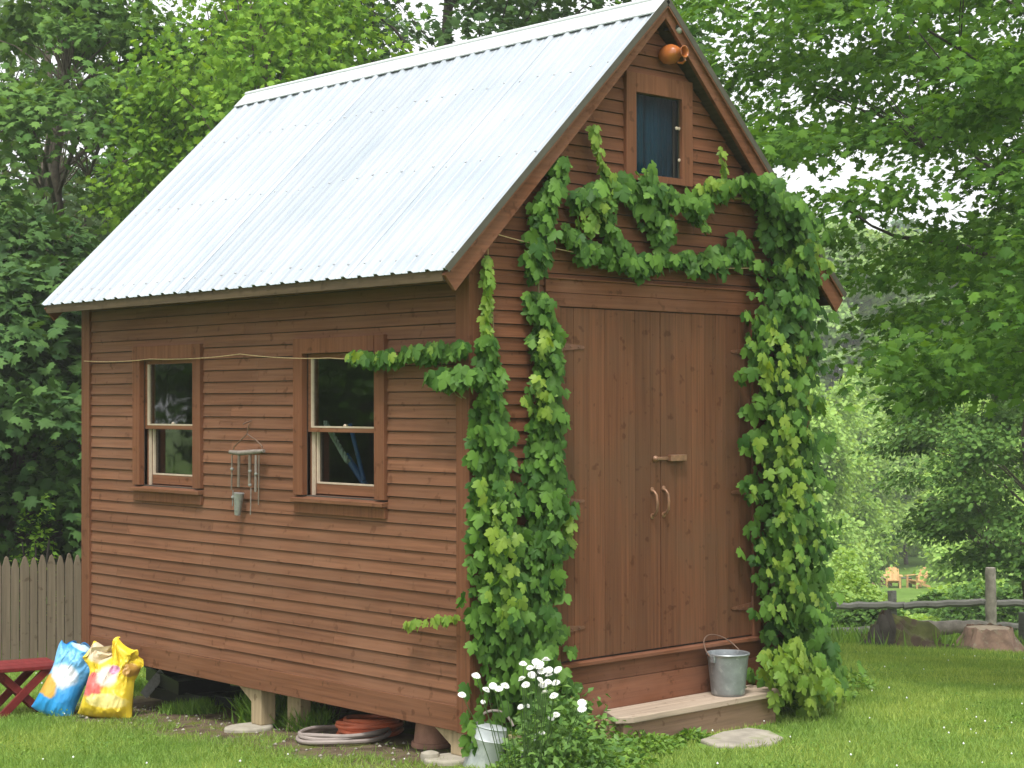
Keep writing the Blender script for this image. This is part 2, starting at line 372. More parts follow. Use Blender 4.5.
def gable_panel(mb, y0, y1, hole=None):
    MX = Matrix(((1,0,0,0),(0,0,1,0),(0,1,0,0),(0,0,0,1)))
    if not hole: mb.prism([(.03, 2.702), (W-.03, 2.702), (W-.03, 2.74), (HW, ZR-T-.02), (.03, 2.74)], y0, y1, MX); return
    a, b_, c, d = hole; top = ZR-T-.02
    zl = lambda x: min(roofz(x)-T-.02, top)
    mb.prism([(.03, 2.702), (a, 2.702), (a, zl(a)), (.03, zl(.03))], y0, y1, MX)
    mb.prism([(b_, 2.702), (W-.03, 2.702), (W-.03, zl(W-.03)), (b_, zl(b_))], y0, y1, MX)
    mb.prism([(a, 2.702), (b_, 2.702), (b_, c), (a, c)], y0, y1, MX)
    mb.prism([(a, d), (b_, d), (b_, zl(b_)), (HW, top), (a, zl(a))], y0, y1, MX)
gable_panel(mb, .012, .035, GW)
mb.build('front_wall', M['dark'], shed)
mb = MB(); mb.box(.036, W-.036, LEN-.035, LEN-.012, ZB, 2.70); gable_panel(mb, LEN-.035, LEN-.012); mb.build('back_wall', M['dark'], shed)
mb = MB(); mb.box(W-.035, W-.012, 0, LEN, ZB, 2.74); mb.build('right_wall', M['dark'], shed)
mb = MB(); mb.box(.04, W-.04, .04, LEN-.04, ZB+.06, ZB+.12); mb.build('floor_deck', M['raw'], shed)

EXPO = .0735
def clapboards(name, mat, O, U, Nn, z0, z1, lim, holes, seed):
    rg = random.Random(seed); mb = MB(); O = Vector(O); U = Vector(U); Nn = Vector(Nn); GAP = .0048
    z = z0
    while z < z1-.01:
        zt = min(z+EXPO, z1); wob = rg.uniform(-.0012, .0012)
        cuts = sorted({z, zt, *[q for h in holes for q in (h[2], h[3]) if z+.004 < q < zt-.004]})
        lo, hi = lim(z)
        joints = []; u = lo + rg.uniform(.5, 3.2)
        while u < hi-.3: joints.append(u); u += rg.uniform(1.3, 3.2)
        for ca, cb in zip(cuts, cuts[1:]):
            ivs = [(lo, hi)]
            for h in holes:
                if h[2] < cb-1e-4 and h[3] > ca+1e-4:
                    nv = []
                    for a, b_ in ivs:
                        if h[0] > a: nv.append((a, min(b_, h[0])))
                        if h[1] < b_: nv.append((max(a, h[1]), b_))
                    ivs = [q for q in nv if q[1]-q[0] > .01]
            for a, b_ in ivs:
                segs = [a] + [j for j in joints if a+.05 < j < b_-.05] + [b_]
                for sa, sb in zip(segs, segs[1:]):
                    sb2 = sb - (.0015 if sb != b_ else 0)
                    ct = cb - (GAP if cb == zt else 0); o0 = .0175 + wob - .0105*(ca-z)/EXPO; o1 = .0175 + wob - .0105*(ct-z)/EXPO
                    l0, h0 = lim(ca); l1, h1 = lim(cb)
                    a0, a1 = max(sa, l0), max(sa, l1); b0, b1 = min(sb2, h0), min(sb2, h1)
                    if b0-a0 < .005: continue
                    if b1 < a1: b1 = a1 = (a1+b1)/2
                    sag = rg.uniform(-.0015, .0015)
                    P = lambda u_, z_, o_: O + U*u_ + Nn*o_ + Vector((0, 0, z_))
                    vs = [P(a0, ca, 0), P(b0, ca, 0), P(b1, ct, 0), P(a1, ct, 0), P(a0, ca+sag, o0), P(b0, ca-sag, o0), P(b1, ct, o1), P(a1, ct, o1)]
                    mb.add(vs, [(0,3,2,1),(4,5,6,7),(0,1,5,4),(1,2,6,5),(2,3,7,6),(3,0,4,7)])
        z = zt
    return mb.build(name, mat, shed)
# the wall face is at .012; boards start there
SK = .139
WH = [(a, b_, WB, WT) for a, b_ in WINS]
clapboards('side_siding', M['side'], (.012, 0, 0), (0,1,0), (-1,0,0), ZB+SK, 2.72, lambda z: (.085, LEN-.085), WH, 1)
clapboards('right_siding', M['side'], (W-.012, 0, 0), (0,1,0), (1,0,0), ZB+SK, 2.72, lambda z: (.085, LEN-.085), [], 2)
def glim(z):
    if z < 2.70: return (.085, W-.085)
    k = HW - (ZR-T-.03-z)/SL; return (max(k, .085 if z < 2.75 else 0), 2*HW - max(k, .085 if z < 2.75 else 0))
DA, DB, DT, DS, L1 = .652, 2.3357, 2.4443, .444, 2.599
DTR = .07
GA, GB_, GT = 1.197, 1.777, 3.837
GBOT = 3.205
FH = [(DA-DTR, DB+DTR, DS-.03, L1), (DA-DTR-.0, DB+DTR, .1, DS-.029), (GA, GB_, GBOT, GT)]
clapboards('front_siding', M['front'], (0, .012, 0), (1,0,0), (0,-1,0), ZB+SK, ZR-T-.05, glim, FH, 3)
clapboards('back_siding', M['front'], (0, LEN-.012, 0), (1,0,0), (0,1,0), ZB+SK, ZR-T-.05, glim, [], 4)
# skirt boards and corner boards
mb = MB(); mb.box(-.012, .012, .09, LEN-.09, ZB, ZB+SK-.002); mb.build('skirt_board', M['trimy'], shed, bevel=.003)
mb = MB(); mb.box(.09, DA-DTR-.002, -.012, .012, ZB, ZB+SK-.002); mb.build('skirt_board', M['trimx'], shed, bevel=.003); mb = MB(); mb.box(DB+DTR+.002, W-.09, -.012, .012, ZB, ZB+SK-.002); mb.build('skirt_board', M['trimx'], shed, bevel=.003)
mb = MB(); mb.box(W-.012, W+.012, .09, LEN-.09, ZB, ZB+SK-.002); mb.build('skirt_board', M['trimy'], shed)
for x0, x1, y0, y1, sx, sy in ((0, .09, 0, .09, -1, -1), (0, .09, LEN, LEN-.09, -1, 1), (W, W-.09, 0, .09, 1, -1), (W, W-.09, LEN, LEN-.09, 1, 1)):
    mb = MB(); o = .020
    mb.box(min(x0+sx*o, x0-sx*.008), max(x0+sx*o, x0-sx*.008), min(y0+sy*o, y1), max(y0+sy*o, y1), ZB-.004, 2.73)
    mb.box(min(x0-sx*.0085, x1), max(x0-sx*.0085, x1), min(y0+sy*o*.9, y0-sy*.008), max(y0+sy*o*.9, y0-sy*.008), ZB-.004, 2.78)
    mb.build('corner_board', M['vert'], shed, bevel=.003)

# windows of the side wall (axis-aligned, outward = -x)
def side_window(a, b_):
    oa, ob, oz0, oz1 = a+CAS, b_-CAS, WB+.105, WT-CAS
    mb = MB(); P0, P1 = -.028, .012
    mb.box(P0, P1, a, oa, oz0+.0, WT); mb.box(P0, P1, ob, b_, oz0, WT); mb.box(P0-.003, P1, oa+.001, ob-.001, oz1, WT-.001)
    mb.box(P0+.006, P1, a+.004, b_-.004, WB, oz0-.042)                # apron
    mb.box(.0121, .10, oa-.012, oa, oz0-.02, oz1+.012); mb.box(.0121, .10, ob, ob+.012, oz0-.02, oz1+.012); mb.box(.0122, .10, oa, ob, oz1, oz1+.012)   # jamb
    w = mb.build('window', M['vert'], shed, bevel=.0025)
    mb = MB(); M_ = Matrix(((1,0,0,0),(0,1,0,0),(0,0,1,0),(0,0,0,1)))
    MXZ = Matrix(((1,0,0,0),(0,0,1,0),(0,1,0,0),(0,0,0,1)))          # prism in xz, along y
    mb.prism([(-.048, oz0-.04), (-.048, oz0-.016), (.10, oz0+.004), (.10, oz0-.04)], a-.004, b_+.004, MXZ)
    mb.build('sill', M['trimy'], w, bevel=.003)
    mid = oz0 + (oz1-oz0)*.462; st = .032
    # outer stop strips and the exposed pale channel beside the lower sash
    mb = MB(); mb.box(.045, .056, ob-.028, ob-.0005, oz0, mid); mb.build('parting_strip', M['cream'], w); mb = MB(); mb.box(.045, .056, oa+.0005, oa+.012, oz0, mid); mb.build('parting_strip', M['cream'], w)
    def sash(x0, x1, z0, z1, bot, top, name):
        mb = MB(); mb.mi = 0
        mb.box(x0, x1, oa+.001, oa+st, z0, z1); mb.box(x0, x1, ob-st, ob-.001, z0, z1)
        mb.box(x0+.001, x1-.001, oa+st, ob-st, z0+.0005, z0+bot); mb.box(x0+.001, x1-.001, oa+st, ob-st, z1-top, z1-.0005)
        mb.mi = 1                                                    # pale putty bevel round the glass
        e = .006
        mb.box(x0-.001, x0+.013, oa+st-.0012, oa+st+e, z0+bot, z1-top); mb.box(x0-.001, x0+.013, ob-st-e-.008, ob-st+.0012, z0+bot, z1-top)
        mb.box(x0-.0012, x0+.013, oa+st+e, ob-st-e, z0+bot-.0008, z0+bot+e+.003)
        s_ = mb.build('sash', [M['trimy'], M['cream']], w)
        g = MB(); g.box((x0+x1)/2, (x0+x1)/2+.003, oa+st-.003, ob-st+.003, z0+bot-.003, z1-top+.003); g.build('pane', M['glass'], s_)
        return s_
    sash(.018, .044, mid-.012, oz1-.001, .026, .03, 'upper')
    s_ = sash(.060, .088, oz0+.008, mid+.014, .062, .028, 'lower')
    mb = MB(); mb.box(.022, .058, (oa+ob)/2-.028, (oa+ob)/2+.028, mid+.0145, mid+.022); mb.lathe([(.012,0),(.014,.006),(.006,.014)], 12, Matrix.Translation((.036, (oa+ob)/2, mid+.022)))
    mb.build('sash_lock', M['cream'], w)
    return w
for a, b_ in WINS: side_window(a, b_)

# gable window
mb = MB()
for x0, x1, z0, z1 in ((GA, GW[0], GBOT, GT), (GW[1], GB_, GBOT, GT)): mb.box(x0, x1, -.028, .012, z0, z1)
mb.box(GW[0], GW[1], -.0275, .012, GW[3], GT-.0005); mb.box(GW[0], GW[1], -.031, .012, GBOT, GW[2])
mb.box(GW[0]-.01, GW[0], .0125, .05, GW[2], GW[3]); mb.box(GW[1], GW[1]+.01, .0125, .05, GW[2], GW[3])
gw = mb.build('gable_window', M['vert'], shed, bevel=.0025)
mb = MB(); mb.box(GW[0], GW[1], -.004, -.001, GW[2], GW[3]); mb.build('pane', M['glass2'], gw)
for x, z in ((GW[0]+.004, 3.37), (GW[0]+.004, 3.56), (GW[1]-.006, 3.36), (GW[1]-.006, 3.55), (GW[1]-.03, 3.55)):
    mb = MB(); mb.lathe([(.011,0),(.011,.005),(.004,.009)], 8, Matrix.Translation((x, -.004, z)) @ Matrix.Rotation(R(90), 4, 'X')); mb.build('glazing_clip', M['cream'], gw)
mb = MB(); pts = [(1.20+.03*i, .10+.018*math.sin(i*1.4)+.006*math.sin(i*3.3)) for i in range(18)]
for (xa, ya), (xb, yb) in zip(pts, pts[1:]): mb.add([(xa, ya, 3.1), (xb, yb, 3.1), (xb, yb, 3.8), (xa, ya, 3.8)], [(0,1,2,3)])
cu = mb.build('curtain', M['curtain'], gw, smooth=True); sm = cu.modifiers.new('thick', 'SOLIDIFY'); sm.thickness = .003

# doors
def door(x0, x1, hinge_left, seed):
    rg = random.Random(seed); mb = MB(); x = x0
    ws = [rg.uniform(.09, .15) for _ in range(7)]; k = (x1-x0)/sum(ws)
    for w_ in ws:
        w_ *= k; d = rg.uniform(0, .0025)
        mb.box(x+.0008, x+w_-.0008, -.012-d, .010, DS+.012, DT-.004); x += w_
    dr = mb.build('door', M['door'], shed, bevel=.0018)
    for z in (DS+.19, 1.35, 2.22):
        h = MB(); s_ = 1 if hinge_left else -1; xh = x0 if hinge_left else x1
        MX = Matrix(((1,0,0,0),(0,0,1,0),(0,1,0,0),(0,0,0,1)))
        h.prism([(xh+s_*.008, z-.024), (xh+s_*.19, z-.008), (xh+s_*.20, z), (xh+s_*.19, z+.008), (xh+s_*.008, z+.024)][::s_], -.0195, -.0152, MX)
        h.box(xh-s_*.028 if s_ > 0 else xh+.008, xh-.008 if s_ > 0 else xh+.028, -.0195, -.0152, z-.06, z+.06)
        h.tube([(xh, -.021, z-.062), (xh, -.021, z+.062)], .008, 8)
        for q in (.04, .09, .15): h.lathe([(.006,0),(.006,.002),(.002,.004)], 8, Matrix.Translation((xh+s_*q, -.0195, z)) @ Matrix.Rotation(R(90), 4, 'X'))
        h.build('hinge', M['brass'], dr)
    hp = on(652 if hinge_left else 663.5, 503 if hinge_left else 501.5, 1, -.014)
    h = MB(); xs = hp.x; z0 = hp.z
    h.tube([(xs, -.014, z0+.072), (xs, -.035, z0+.066), (xs, -.052, z0+.045), (xs, -.057, z0), (xs, -.052, z0-.045), (xs, -.035, z0-.066), (xs, -.014, z0-.072)], [.011, .008, .0075, .0085, .0075, .008, .011], 10)
    for s2 in (1, -1): h.lathe([(.016,0),(.016,.004),(.01,.007)], 10, Matrix.Translation((xs, -.014, z0+s2*.078)) @ Matrix.Rotation(R(90), 4, 'X'))
    h.build('handle', M['handle'], dr, smooth=True)
    return dr
XC = (DA+DB)/2
d1 = door(DA+.003, XC-.002, True, 5); d2 = door(XC+.002, DB-.003, False, 6)
hz = on(676, 458, 1, -.015).z
h = MB(); h.box(XC+.06, XC+.20, -.045, -.0155, hz-.018, hz+.020); h.box(XC-.04, XC+.059, -.024, -.0155, hz-.010, hz+.010); h.build('hasp', M['handle'], d2, bevel=.003)
h = MB(); h.lathe([(.016,0),(.02,.008),(.014,.022),(.007,.028)], 12, Matrix.Translation((XC-.055, -.0155, hz)) @ Matrix.Rotation(R(90), 4, 'X')); h.build('hasp_staple', M['handle'], d1, smooth=True)
# door surround
mb = MB(); mb.box(DA-DTR, DA-.001, -.026, .012, DS+.002, DT); mb.build('door_jamb', M['vert'], shed, bevel=.003); mb = MB(); mb.box(DB+.001, DB+DTR, -.026, .012, DS+.002, DT); mb.build('door_jamb', M['vert'], shed, bevel=.003)
mb = MB(); zl2 = 2.523
mb.box(DA-DTR-.02, DB+DTR+.02, -.021, .012, DT+.001, zl2-.002); mb.box(DA-DTR-.03, DB+DTR+.03, -.016, .012, zl2, L1-.003); mb.box(DA-DTR-.03, DB+DTR+.03, -.030, .012, L1-.0025, L1+.008)
mb.build('door_header', M['trimx'], shed, bevel=.003)
mb = MB(); mb.box(DA-DTR-.015, DB+DTR+.015, -.062, .012, DS-.022, DS+.0015); mb.build('door_sill', M['trimx'], shed, bevel=.004)
mb = MB(); mb.box(DA-DTR, DB+DTR, -.018, .012, .315, DS-.023); mb.box(DA-DTR, DB+DTR, -.024, .012, .05, .313); mb.build('threshold_board', M['trimx'], shed, bevel=.003)

# roof
def slope(side):
    c, s_ = math.cos(ANG), math.sin(ANG)
    # local x runs down the slope, y along the ridge, z out of the roof
    if side < 0: return Matrix(((-c, 0, -s_, HW), (0, 1, 0, 0), (-s_, 0, c, ZR), (0, 0, 0, 1)))
    return Matrix(((c, 0, s_, HW), (0, 1, 0, 0), (-s_, 0, c, ZR), (0, 0, 0, 1)))
SLEN = (HW+EX)/math.cos(ANG)
Y0, Y1 = -OY, LEN+OB
PIT = .1452
def panels(side):
    S = slope(side); nrib = int(round((Y1-Y0)/PIT)); pit = (Y1-Y0)/nrib
    per = 6; i = 0; k = 0
    while i < nrib:
        j = min(i+per, nrib); mb = MB(); prof = []
        for r_ in range(i, j+1):
            yc = Y0 + r_*pit
            pr = [(yc-.021, 0), (yc-.012, .014), (yc+.012, .014), (yc+.021, 0)]
            if r_ < j: pr += [(yc+pit*.44, 0), (yc+pit*.47, .002), (yc+pit*.53, .002), (yc+pit*.56, 0)]
            prof += pr
        lift = .003*(k % 2)
        prof = [(min(max(y, Y0), Y1), z+lift) for y, z in prof]
        n = len(prof)
        vs = [S @ Vector((x, y, z-.017)) for x in (0.01, SLEN*.5, SLEN+.012) for y, z in prof]
        fs = [(r_*n+q, r_*n+q+1, (r_+1)*n+q+1, (r_+1)*n+q) for r_ in range(2) for q in range(n-1)]
        if side < 0: fs = [f[::-1] for f in fs]
        mb.add(vs, fs)
        mb.mi = 1
        for r_ in range(i, j):
            for q, x in enumerate((.22, .62, 1.02, 1.42, 1.82, SLEN-.12)):
                yc = Y0 + (r_+ (0.5 if (q) % 2 else 0.28))*pit + rnd.uniform(-.006, .006)
                mb.lathe([(.006,0),(.006,.002),(.003,.004)], 6, S @ Matrix.Translation((x+rnd.uniform(-.02,.02), yc, lift-.017+(.0035 if q % 2 else 0))))
        o = mb.build('roof_panel', [M['roof'], M['screw']], shed)
        md = o.modifiers.new('gauge', 'SOLIDIFY'); md.thickness = .0025; md.offset = -1
        i = j; k += 1
panels(-1); panels(1)
for side in (-1, 1):
    S = slope(side); mb = MB()
    mb.box(.0, SLEN-.03, Y0+.05, Y1-.05, -.052, -.024, S); mb.build('roof_sheathing', M['raw'], shed)
    mb = MB(); mb.box(.03, SLEN-.008, Y0-.006, Y0+.049, -.044, -.0225, S); mb.build('rake_trim', M['trimx'], shed)
    mb = MB(); mb.box(.012, SLEN+.010, Y0-.0085, Y0-.0062, -.034, .0035, S); mb.build('rake_shade_strip', M['edge_shade'], shed)  # added dark strip; stands in for shade and mirrored trees on the metal edge
# ridge cap
mb = MB()
for side in (-1, 1):
    S = slope(side); mb.box(-.004, .155, Y0-.006, Y1+.006, .0022, .0055, S); mb.box(.150, .158, Y0-.006, Y1+.006, -.002, .0022, S)
mb.tube([(HW, Y0-.008, ZR+.004), (HW, Y1+.008, ZR+.004)], .016, 12)
mb.build('ridge_cap', M['cap'], shed)
# rake boards (front and back) and eave fascia
MXZ = Matrix(((1,0,0,0),(0,0,1,0),(0,1,0,0),(0,0,0,1)))
VD, VT = .125, .046
for y0, y1 in ((Y0+.012, Y0+.036), (Y1-.036, Y1-.012)):
    for s_ in (-1, 1):
        xe = HW + s_*(HW+EX-.004); ze = ZE+.004*SL
        cx, cz = -s_*math.sin(ANG)*0, 0
        mb = MB(); mb.prism([(HW, ZR-VT), (xe, ze-VT), (xe - s_*.075, ze-VD-.004), (HW, ZR-VD)], y0, y1, MXZ); mb.build('rake_board', M['trimx'], shed, bevel=.002)
for s_ in (-1, 1):
    x = HW + s_*(HW+EX-.03); mb = MB(); a = x-.011; mb.box(min(x, x+s_*.02), max(x, x+s_*.02), Y0+.037, Y1-.037, ZE-.075, ZE-.012); mb.build('eave_fascia', M['raw'], shed)
    mb = MB(); xw = HW + s_*(HW+.022); x2 = x - s_*.001; mb.box(min(xw, x2), max(xw, x2), Y0+.037, Y1-.037, ZE-.052, ZE-.040)
# gable lamp
p = on(668, 26, 1, -.02)
mb = MB(); mb.box(p.x-.03, p.x+.03, -.045, -.010, p.z-.03, p.z+.03); mb.lathe([(.012,0),(.034,.02),(.036,.07),(.030,.075)], 14, Matrix.Translation((p.x, -.045, p.z)) @ Matrix.Rotation(R(125), 4, 'X'))
lf = mb.build('security_light', M['black'], None, smooth=True); tag(lf, 'small black flood lamp tucked under the gable peak', 'lamp')
mb = MB(); mb.lathe([(.026,.0),(.028,.008),(.018,.02),(.004,.024)], 12, Matrix.Translation((p.x, -.045, p.z)) @ Matrix.Rotation(R(125), 4, 'X') @ Matrix.Translation((0, 0, .066))); mb.build('bulb', M['cup'], lf, smooth=True)

# piers under the shed
def pier(y, k=1):
    z0 = gzf(.05, y); mb = MB()
    MYZ = Matrix(((0,0,1,0),(1,0,0,0),(0,1,0,0),(0,0,0,1)))
    mb.prism([(y-.055, z0+.03), (y+.055, z0+.03), (y+.055, ZB-.09), (y+.20, ZB-.004), (y-.055, ZB-.004)], .02, .13, MYZ)
    o = mb.build('foundation_post', M['post'], shed, bevel=.006)
    mb = MB(); mb.box(.14, .22, y-.30, y-.16, z0-.05, ZB-.004); mb.build('foundation_post', M['post'], shed, bevel=.006)
    mb = MB(); q = [(k*.24*math.cos(t)*(1+.12*math.sin(3*t)), k*.19*math.sin(t)*(1+.1*math.cos(2*t+1))) for t in [i*math.pi/9 for i in range(18)]]
    mb.prism(q, -.05, .03, Matrix.Translation((-.02, y, z0)))
    pd = mb.build('pier_stone', M['concrete'], None, bevel=.012); return pd
tag(pier(2.03, .66), 'flat pale stone under the middle shed post', 'stone')
tag(pier(.13, .62), 'flat pale stone under the front corner post', 'stone')

# ------------------------------------------------------------------ step, bucket, stone
zt = .152
st = thing('door_step', 'low wooden step with grey plank tread below the shed door', 'step')
A = on(603.5, 709, 2, zt); B1 = on(622, 718, 2, zt); B2 = on(644, 719, 2, zt); C1 = on(774, 688, 2, zt)
yb, yf = -.030, (B2.y + C1.y)/2
xl, xr = A.x-.02, C1.x
mb = MB(); mb.prism([(xl, yb), (B1.x-.02, B1.y+.03), (B2.x, yf), (xr-.02, yf), (xr, yf+.03), (xr, yb)], zt-.036, zt)
mb.build('tread', M['plank'], st, bevel=.005)
mb = MB(); g0 = -.06; mb.box(B2.x-.03, xr-.03, yf+.045, yf+.075, g0, zt-.037); mb.box(B2.x-.03, B2.x, yf+.076, yb-.02, g0, zt-.037); mb.box(xr-.06, xr-.03, yf+.076, yb-.02, g0, zt-.037)
mb.build('riser', M['stepbox'], st, bevel=.004)

def bail(r, z, h_, n=15, tilt=0, wire=.0032):
    return [(r*math.cos(math.pi*i/(n-1)), 0, h_*math.sin(math.pi*i/(n-1))) for i in range(n)]
bp = on(728, 687, 1, -.185); bp.z = zt
BS = 1.10
bk = thing('metal_bucket', 'galvanised metal bucket with wire bail standing on the door step', 'bucket', (bp.x, bp.y, zt+.001), R(-6)); bk.scale = (BS, BS, BS)
pr = [(.085,0),(.088,.004),(.092,.012),(.0925,.02),(.112,.215),(.118,.219),(.120,.225),(.117,.230),(.110,.226),(.108,.215),(.089,.022),(.001,.018)]
mb = MB(); mb.lathe([(.001, 0)] + pr, 40)
mb.build('pail_body', M['galv'], bk, smooth=True)
Mt = Matrix.Translation((0, 0, .20)) @ Matrix.Rotation(R(-50), 4, 'X')
mb = MB(); mb.tube([(.118, 0, 0)] + [(.118*math.cos(math.pi*i/18), 0, .03+.145*math.sin(math.pi*i/18)) for i in range(19)] + [(-.118, 0, 0)], .0035, 8, Mt); mb.build('bail', M['iron'], bk, smooth=True)
for s_ in (-1, 1):
    mb = MB(); mb.box(min(s_*.109, s_*.121), max(s_*.109, s_*.121), -.018, .018, .183, .222); mb.build('bail_ear', M['galv'], bk, bevel=.003)
sp_ = ground(742, 741)
rg = random.Random(3)
poly = [on(x, y, 2, sp_.z) for x, y in ((700,743),(722,735),(748,731),(770,734),(784,741),(772,747),(745,750),(715,749))]
mb = MB(); mb.prism([(q.x-sp_.x, q.y-sp_.y) for q in poly][::-1], -.04, .022); o = mb.build('stepping_stone', M['stone'], None, bevel=.01, loc=sp_); tag(o, 'flat grey stepping stone set in the grass before the step', 'stone')

# jug on the gable
p = on(662, 56, 1, 0)
jb = thing('clay_jug', 'orange glazed clay jug mounted sideways near the gable peak', 'jug', (p.x, -.008, p.z)); jb.scale = (.74, .74, .74)
Rj = Matrix.Rotation(R(90), 4, 'X')
mb = MB(); mb.lathe([(.001,.0),(.055,.0),(.075,.03),(.082,.07),(.078,.11),(.058,.15),(.040,.175),(.037,.20),(.046,.225),(.050,.232),(.044,.234),(.032,.215),(.030,.18),(.001,.17)], 28, Rj); mb.build('jug_body', M['terracotta'], jb, smooth=True)
mb = MB(); mb.tube([(.02,-.205,-.036),(.024,-.215,-.065),(.02,-.19,-.085),(.01,-.15,-.075)], [.009,.011,.011,.008], 8); mb.build('jug_handle', M['terracotta'], jb, smooth=True)

# watering can at the front corner
wp = Vector((-.33, -.27, 0)); wp = ground(482, 766); wp.z = gzf(wp.x, wp.y)
wc = thing('watering_can', 'pale galvanised watering can tilted against the front corner post', 'watering can', (wp.x, wp.y, wp.z-.03), 0); wc.scale = (1.0, 1.0, 1.0)
tl = Matrix.Rotation(R(-11), 4, fw.cross(Vector((0,0,1))).cross(Vector((0,0,1))))
mb = MB(); mb.lathe([(.001,0),(.105,0),(.107,.01),(.105,.02),(.096,.17),(.099,.175),(.096,.18),(.088,.235),(.092,.24),(.088,.244),(.06,.25),(.001,.252)], 32, tl); mb.build('can_body', M['galv_light'], wc, smooth=True)
r2 = rt.copy(); r2.z = 0; r2.normalize()
mb = MB(); mb.tube([tl @ Vector(q) for q in (r2*.09+Vector((0,0,.03)), r2*.17+Vector((0,0,.10)), r2*.25+Vector((0,0,.19)))], [.034,.026,.017], 14)
dd = Vector(r2*.6+Vector((0,0,.8))); 
mb.lathe([(.014,0),(.04,.045),(.04,.05),(.001,.06)], 16, tl @ Matrix.Translation(r2*.245+Vector((0,0,.185))) @ Vector((0,0,1)).rotation_difference(dd).to_matrix().to_4x4())
mb.build('spout', M['galv_light'], wc, smooth=True)
mb = MB(); mb.tube([tl @ (r2*(-.10+.05*0) + Vector((0,0,.10)))] + [tl @ (r2*(.02-.125*math.cos(a)) + Vector((0,0,.16+.17*math.sin(a)))) for a in [math.pi*(i)/14 for i in range(0, 12)]], .007, 8); mb.build('handle', M['grey_hose'], wc, smooth=True)

# things lying under and beside the shed
def coil(name, label, c, r_, tube_r, turns, mat, squash=1.0, seed=0, tail=None):
    rg = random.Random(seed); pts = []
    for i in range(turns*28+1):
        a = i*2*math.pi/28; k = i/28
        rr = r_ + .018*math.sin(k*2.1) + .012*math.sin(a*2+k) - .012*(k % 2)
        x, y = c[0]+rr*math.cos(a)*squash, c[1]+rr*math.sin(a)
        pts.append((x, y, gzf(x, y) + tube_r + (k*tube_r*1.25) + .004*math.sin(a*3+k*4)))
    if tail: pts += [(x, y, gzf(x, y)+tube_r) for x, y in tail]
    mb = MB(); mb.tube(pts, tube_r, 8); o = mb.build(name, mat, None, smooth=True); tag(o, label, 'hose'); return o
gp = ground(330, 742)
coil('garden_hose', 'grey garden hose coiled on the ground beside the shed', (gp.x+.1, gp.y), .27, .0125, 3, M['grey_hose'], 1.0, 1)
op_ = ground(378, 735)
coil('garden_hose', 'orange hose coiled in a tall stack under the shed edge', (op_.x-.06, op_.y+.0), .19, .013, 6, M['orange_hose'], 1.0, 2)
cp = ground(428, 749)
mb = MB(); mb.lathe([(.001,.0),(.115,.0),(.118,.006),(.115,.03),(.103,.032),(.085,.19),(.001,.192)], 28); o = mb.build('clay_pot', M['pot'], None, smooth=True, loc=(cp.x+.07, cp.y+.05, gzf(cp.x+.07, cp.y+.05))); tag(o, 'upturned clay pot under the front end of the shed', 'flower pot')
kp = ground(430, 763)
mb = MB(); mb.lathe([(.001,0),(.05,0),(.055,.03),(.05,.05),(.02,.06),(.001,.06)], 9); o = mb.build('small_stone', M['concrete'], None, smooth=True, loc=kp); tag(o, 'small pale stone in grass left of the watering can', 'stone')
# trays
tp = ground(165, 705)
def tray(x, y, z, w, l, h_, rz, tilt, label):
    mb = MB(); mb.prism([(-w/2,-l/2),(w/2,-l/2),(w/2,l/2),(-w/2,l/2)], 0, .006)
    for a, b_, c, d in ((-w/2,w/2,-l/2,-l/2+.008),(-w/2,w/2,l/2-.008,l/2),(-w/2,-w/2+.008,-l/2+.0085,l/2-.0085),(w/2-.008,w/2,-l/2+.0085,l/2-.0085)): mb.box(a, b_, c, d, .0062, h_)
    for a, b_, c, d in ((-w/2-.012,w/2+.012,-l/2-.012,-l/2+.01),(-w/2-.012,w/2+.012,l/2-.01,l/2+.012),(-w/2-.012,-w/2+.01,-l/2+.0105,l/2-.0105),(w/2-.01,w/2+.012,-l/2+.0105,l/2-.0105)): mb.box(a, b_, c, d, h_+.0005, h_+.008)
    o = mb.build('plastic_tray', M['black'], None, loc=(x, y, z)); o.rotation_euler = (tilt, 0, rz); tag(o, label, 'tray', 'black trays under the shed')
tray(tp.x+.28, tp.y-.02, gzf(tp.x+.28, tp.y)+.02, .42, .62, .07, .1, 0, 'long black plastic tray lying flat under the shed')
tray(tp.x+.26, tp.y+.12, gzf(tp.x+.26, tp.y)+.105, .40, .55, .09, -.12, R(4), 'black plastic tray stacked tilted on another tray')
tray(tp.x+.34, tp.y-.62, gzf(tp.x+.34, tp.y-.6)+.01, .36, .46, .06, .25, 0, 'smaller black tray under the shed nearest the post')
sp2 = ground(232, 708)
mb = MB()
for i in range(6):
    z = i*.018; mb.lathe([(.001,z),(.09,z),(.125-.002*i,z+.016),(.119-.002*i,z+.0165),(.085,z+.006),(.001,z+.006)], 24, Matrix.Translation((.004*math.sin(i*2), .004*math.cos(i*3), 0)))
o = mb.build('stacked_saucers', M['stepbox'], None, smooth=True, loc=(sp2.x+.32, sp2.y+.05, gzf(sp2.x+.32, sp2.y))); tag(o, 'stack of brown plant saucers under shed beside middle post', 'saucers')
gb2 = ground(133, 690)
mb = MB(); mb.lathe([(.001,0),(.05,0),(.055,.01),(.055,.12),(.03,.17),(.018,.19),(.018,.24),(.022,.245),(.001,.246)], 20); o = mb.build('green_bottle', M['glassgreen'], None, smooth=True, loc=(gb2.x+.30, gb2.y+.05, gzf(gb2.x+.3, gb2.y))); tag(o, 'dark green glass bottle behind the yellow bag', 'bottle')

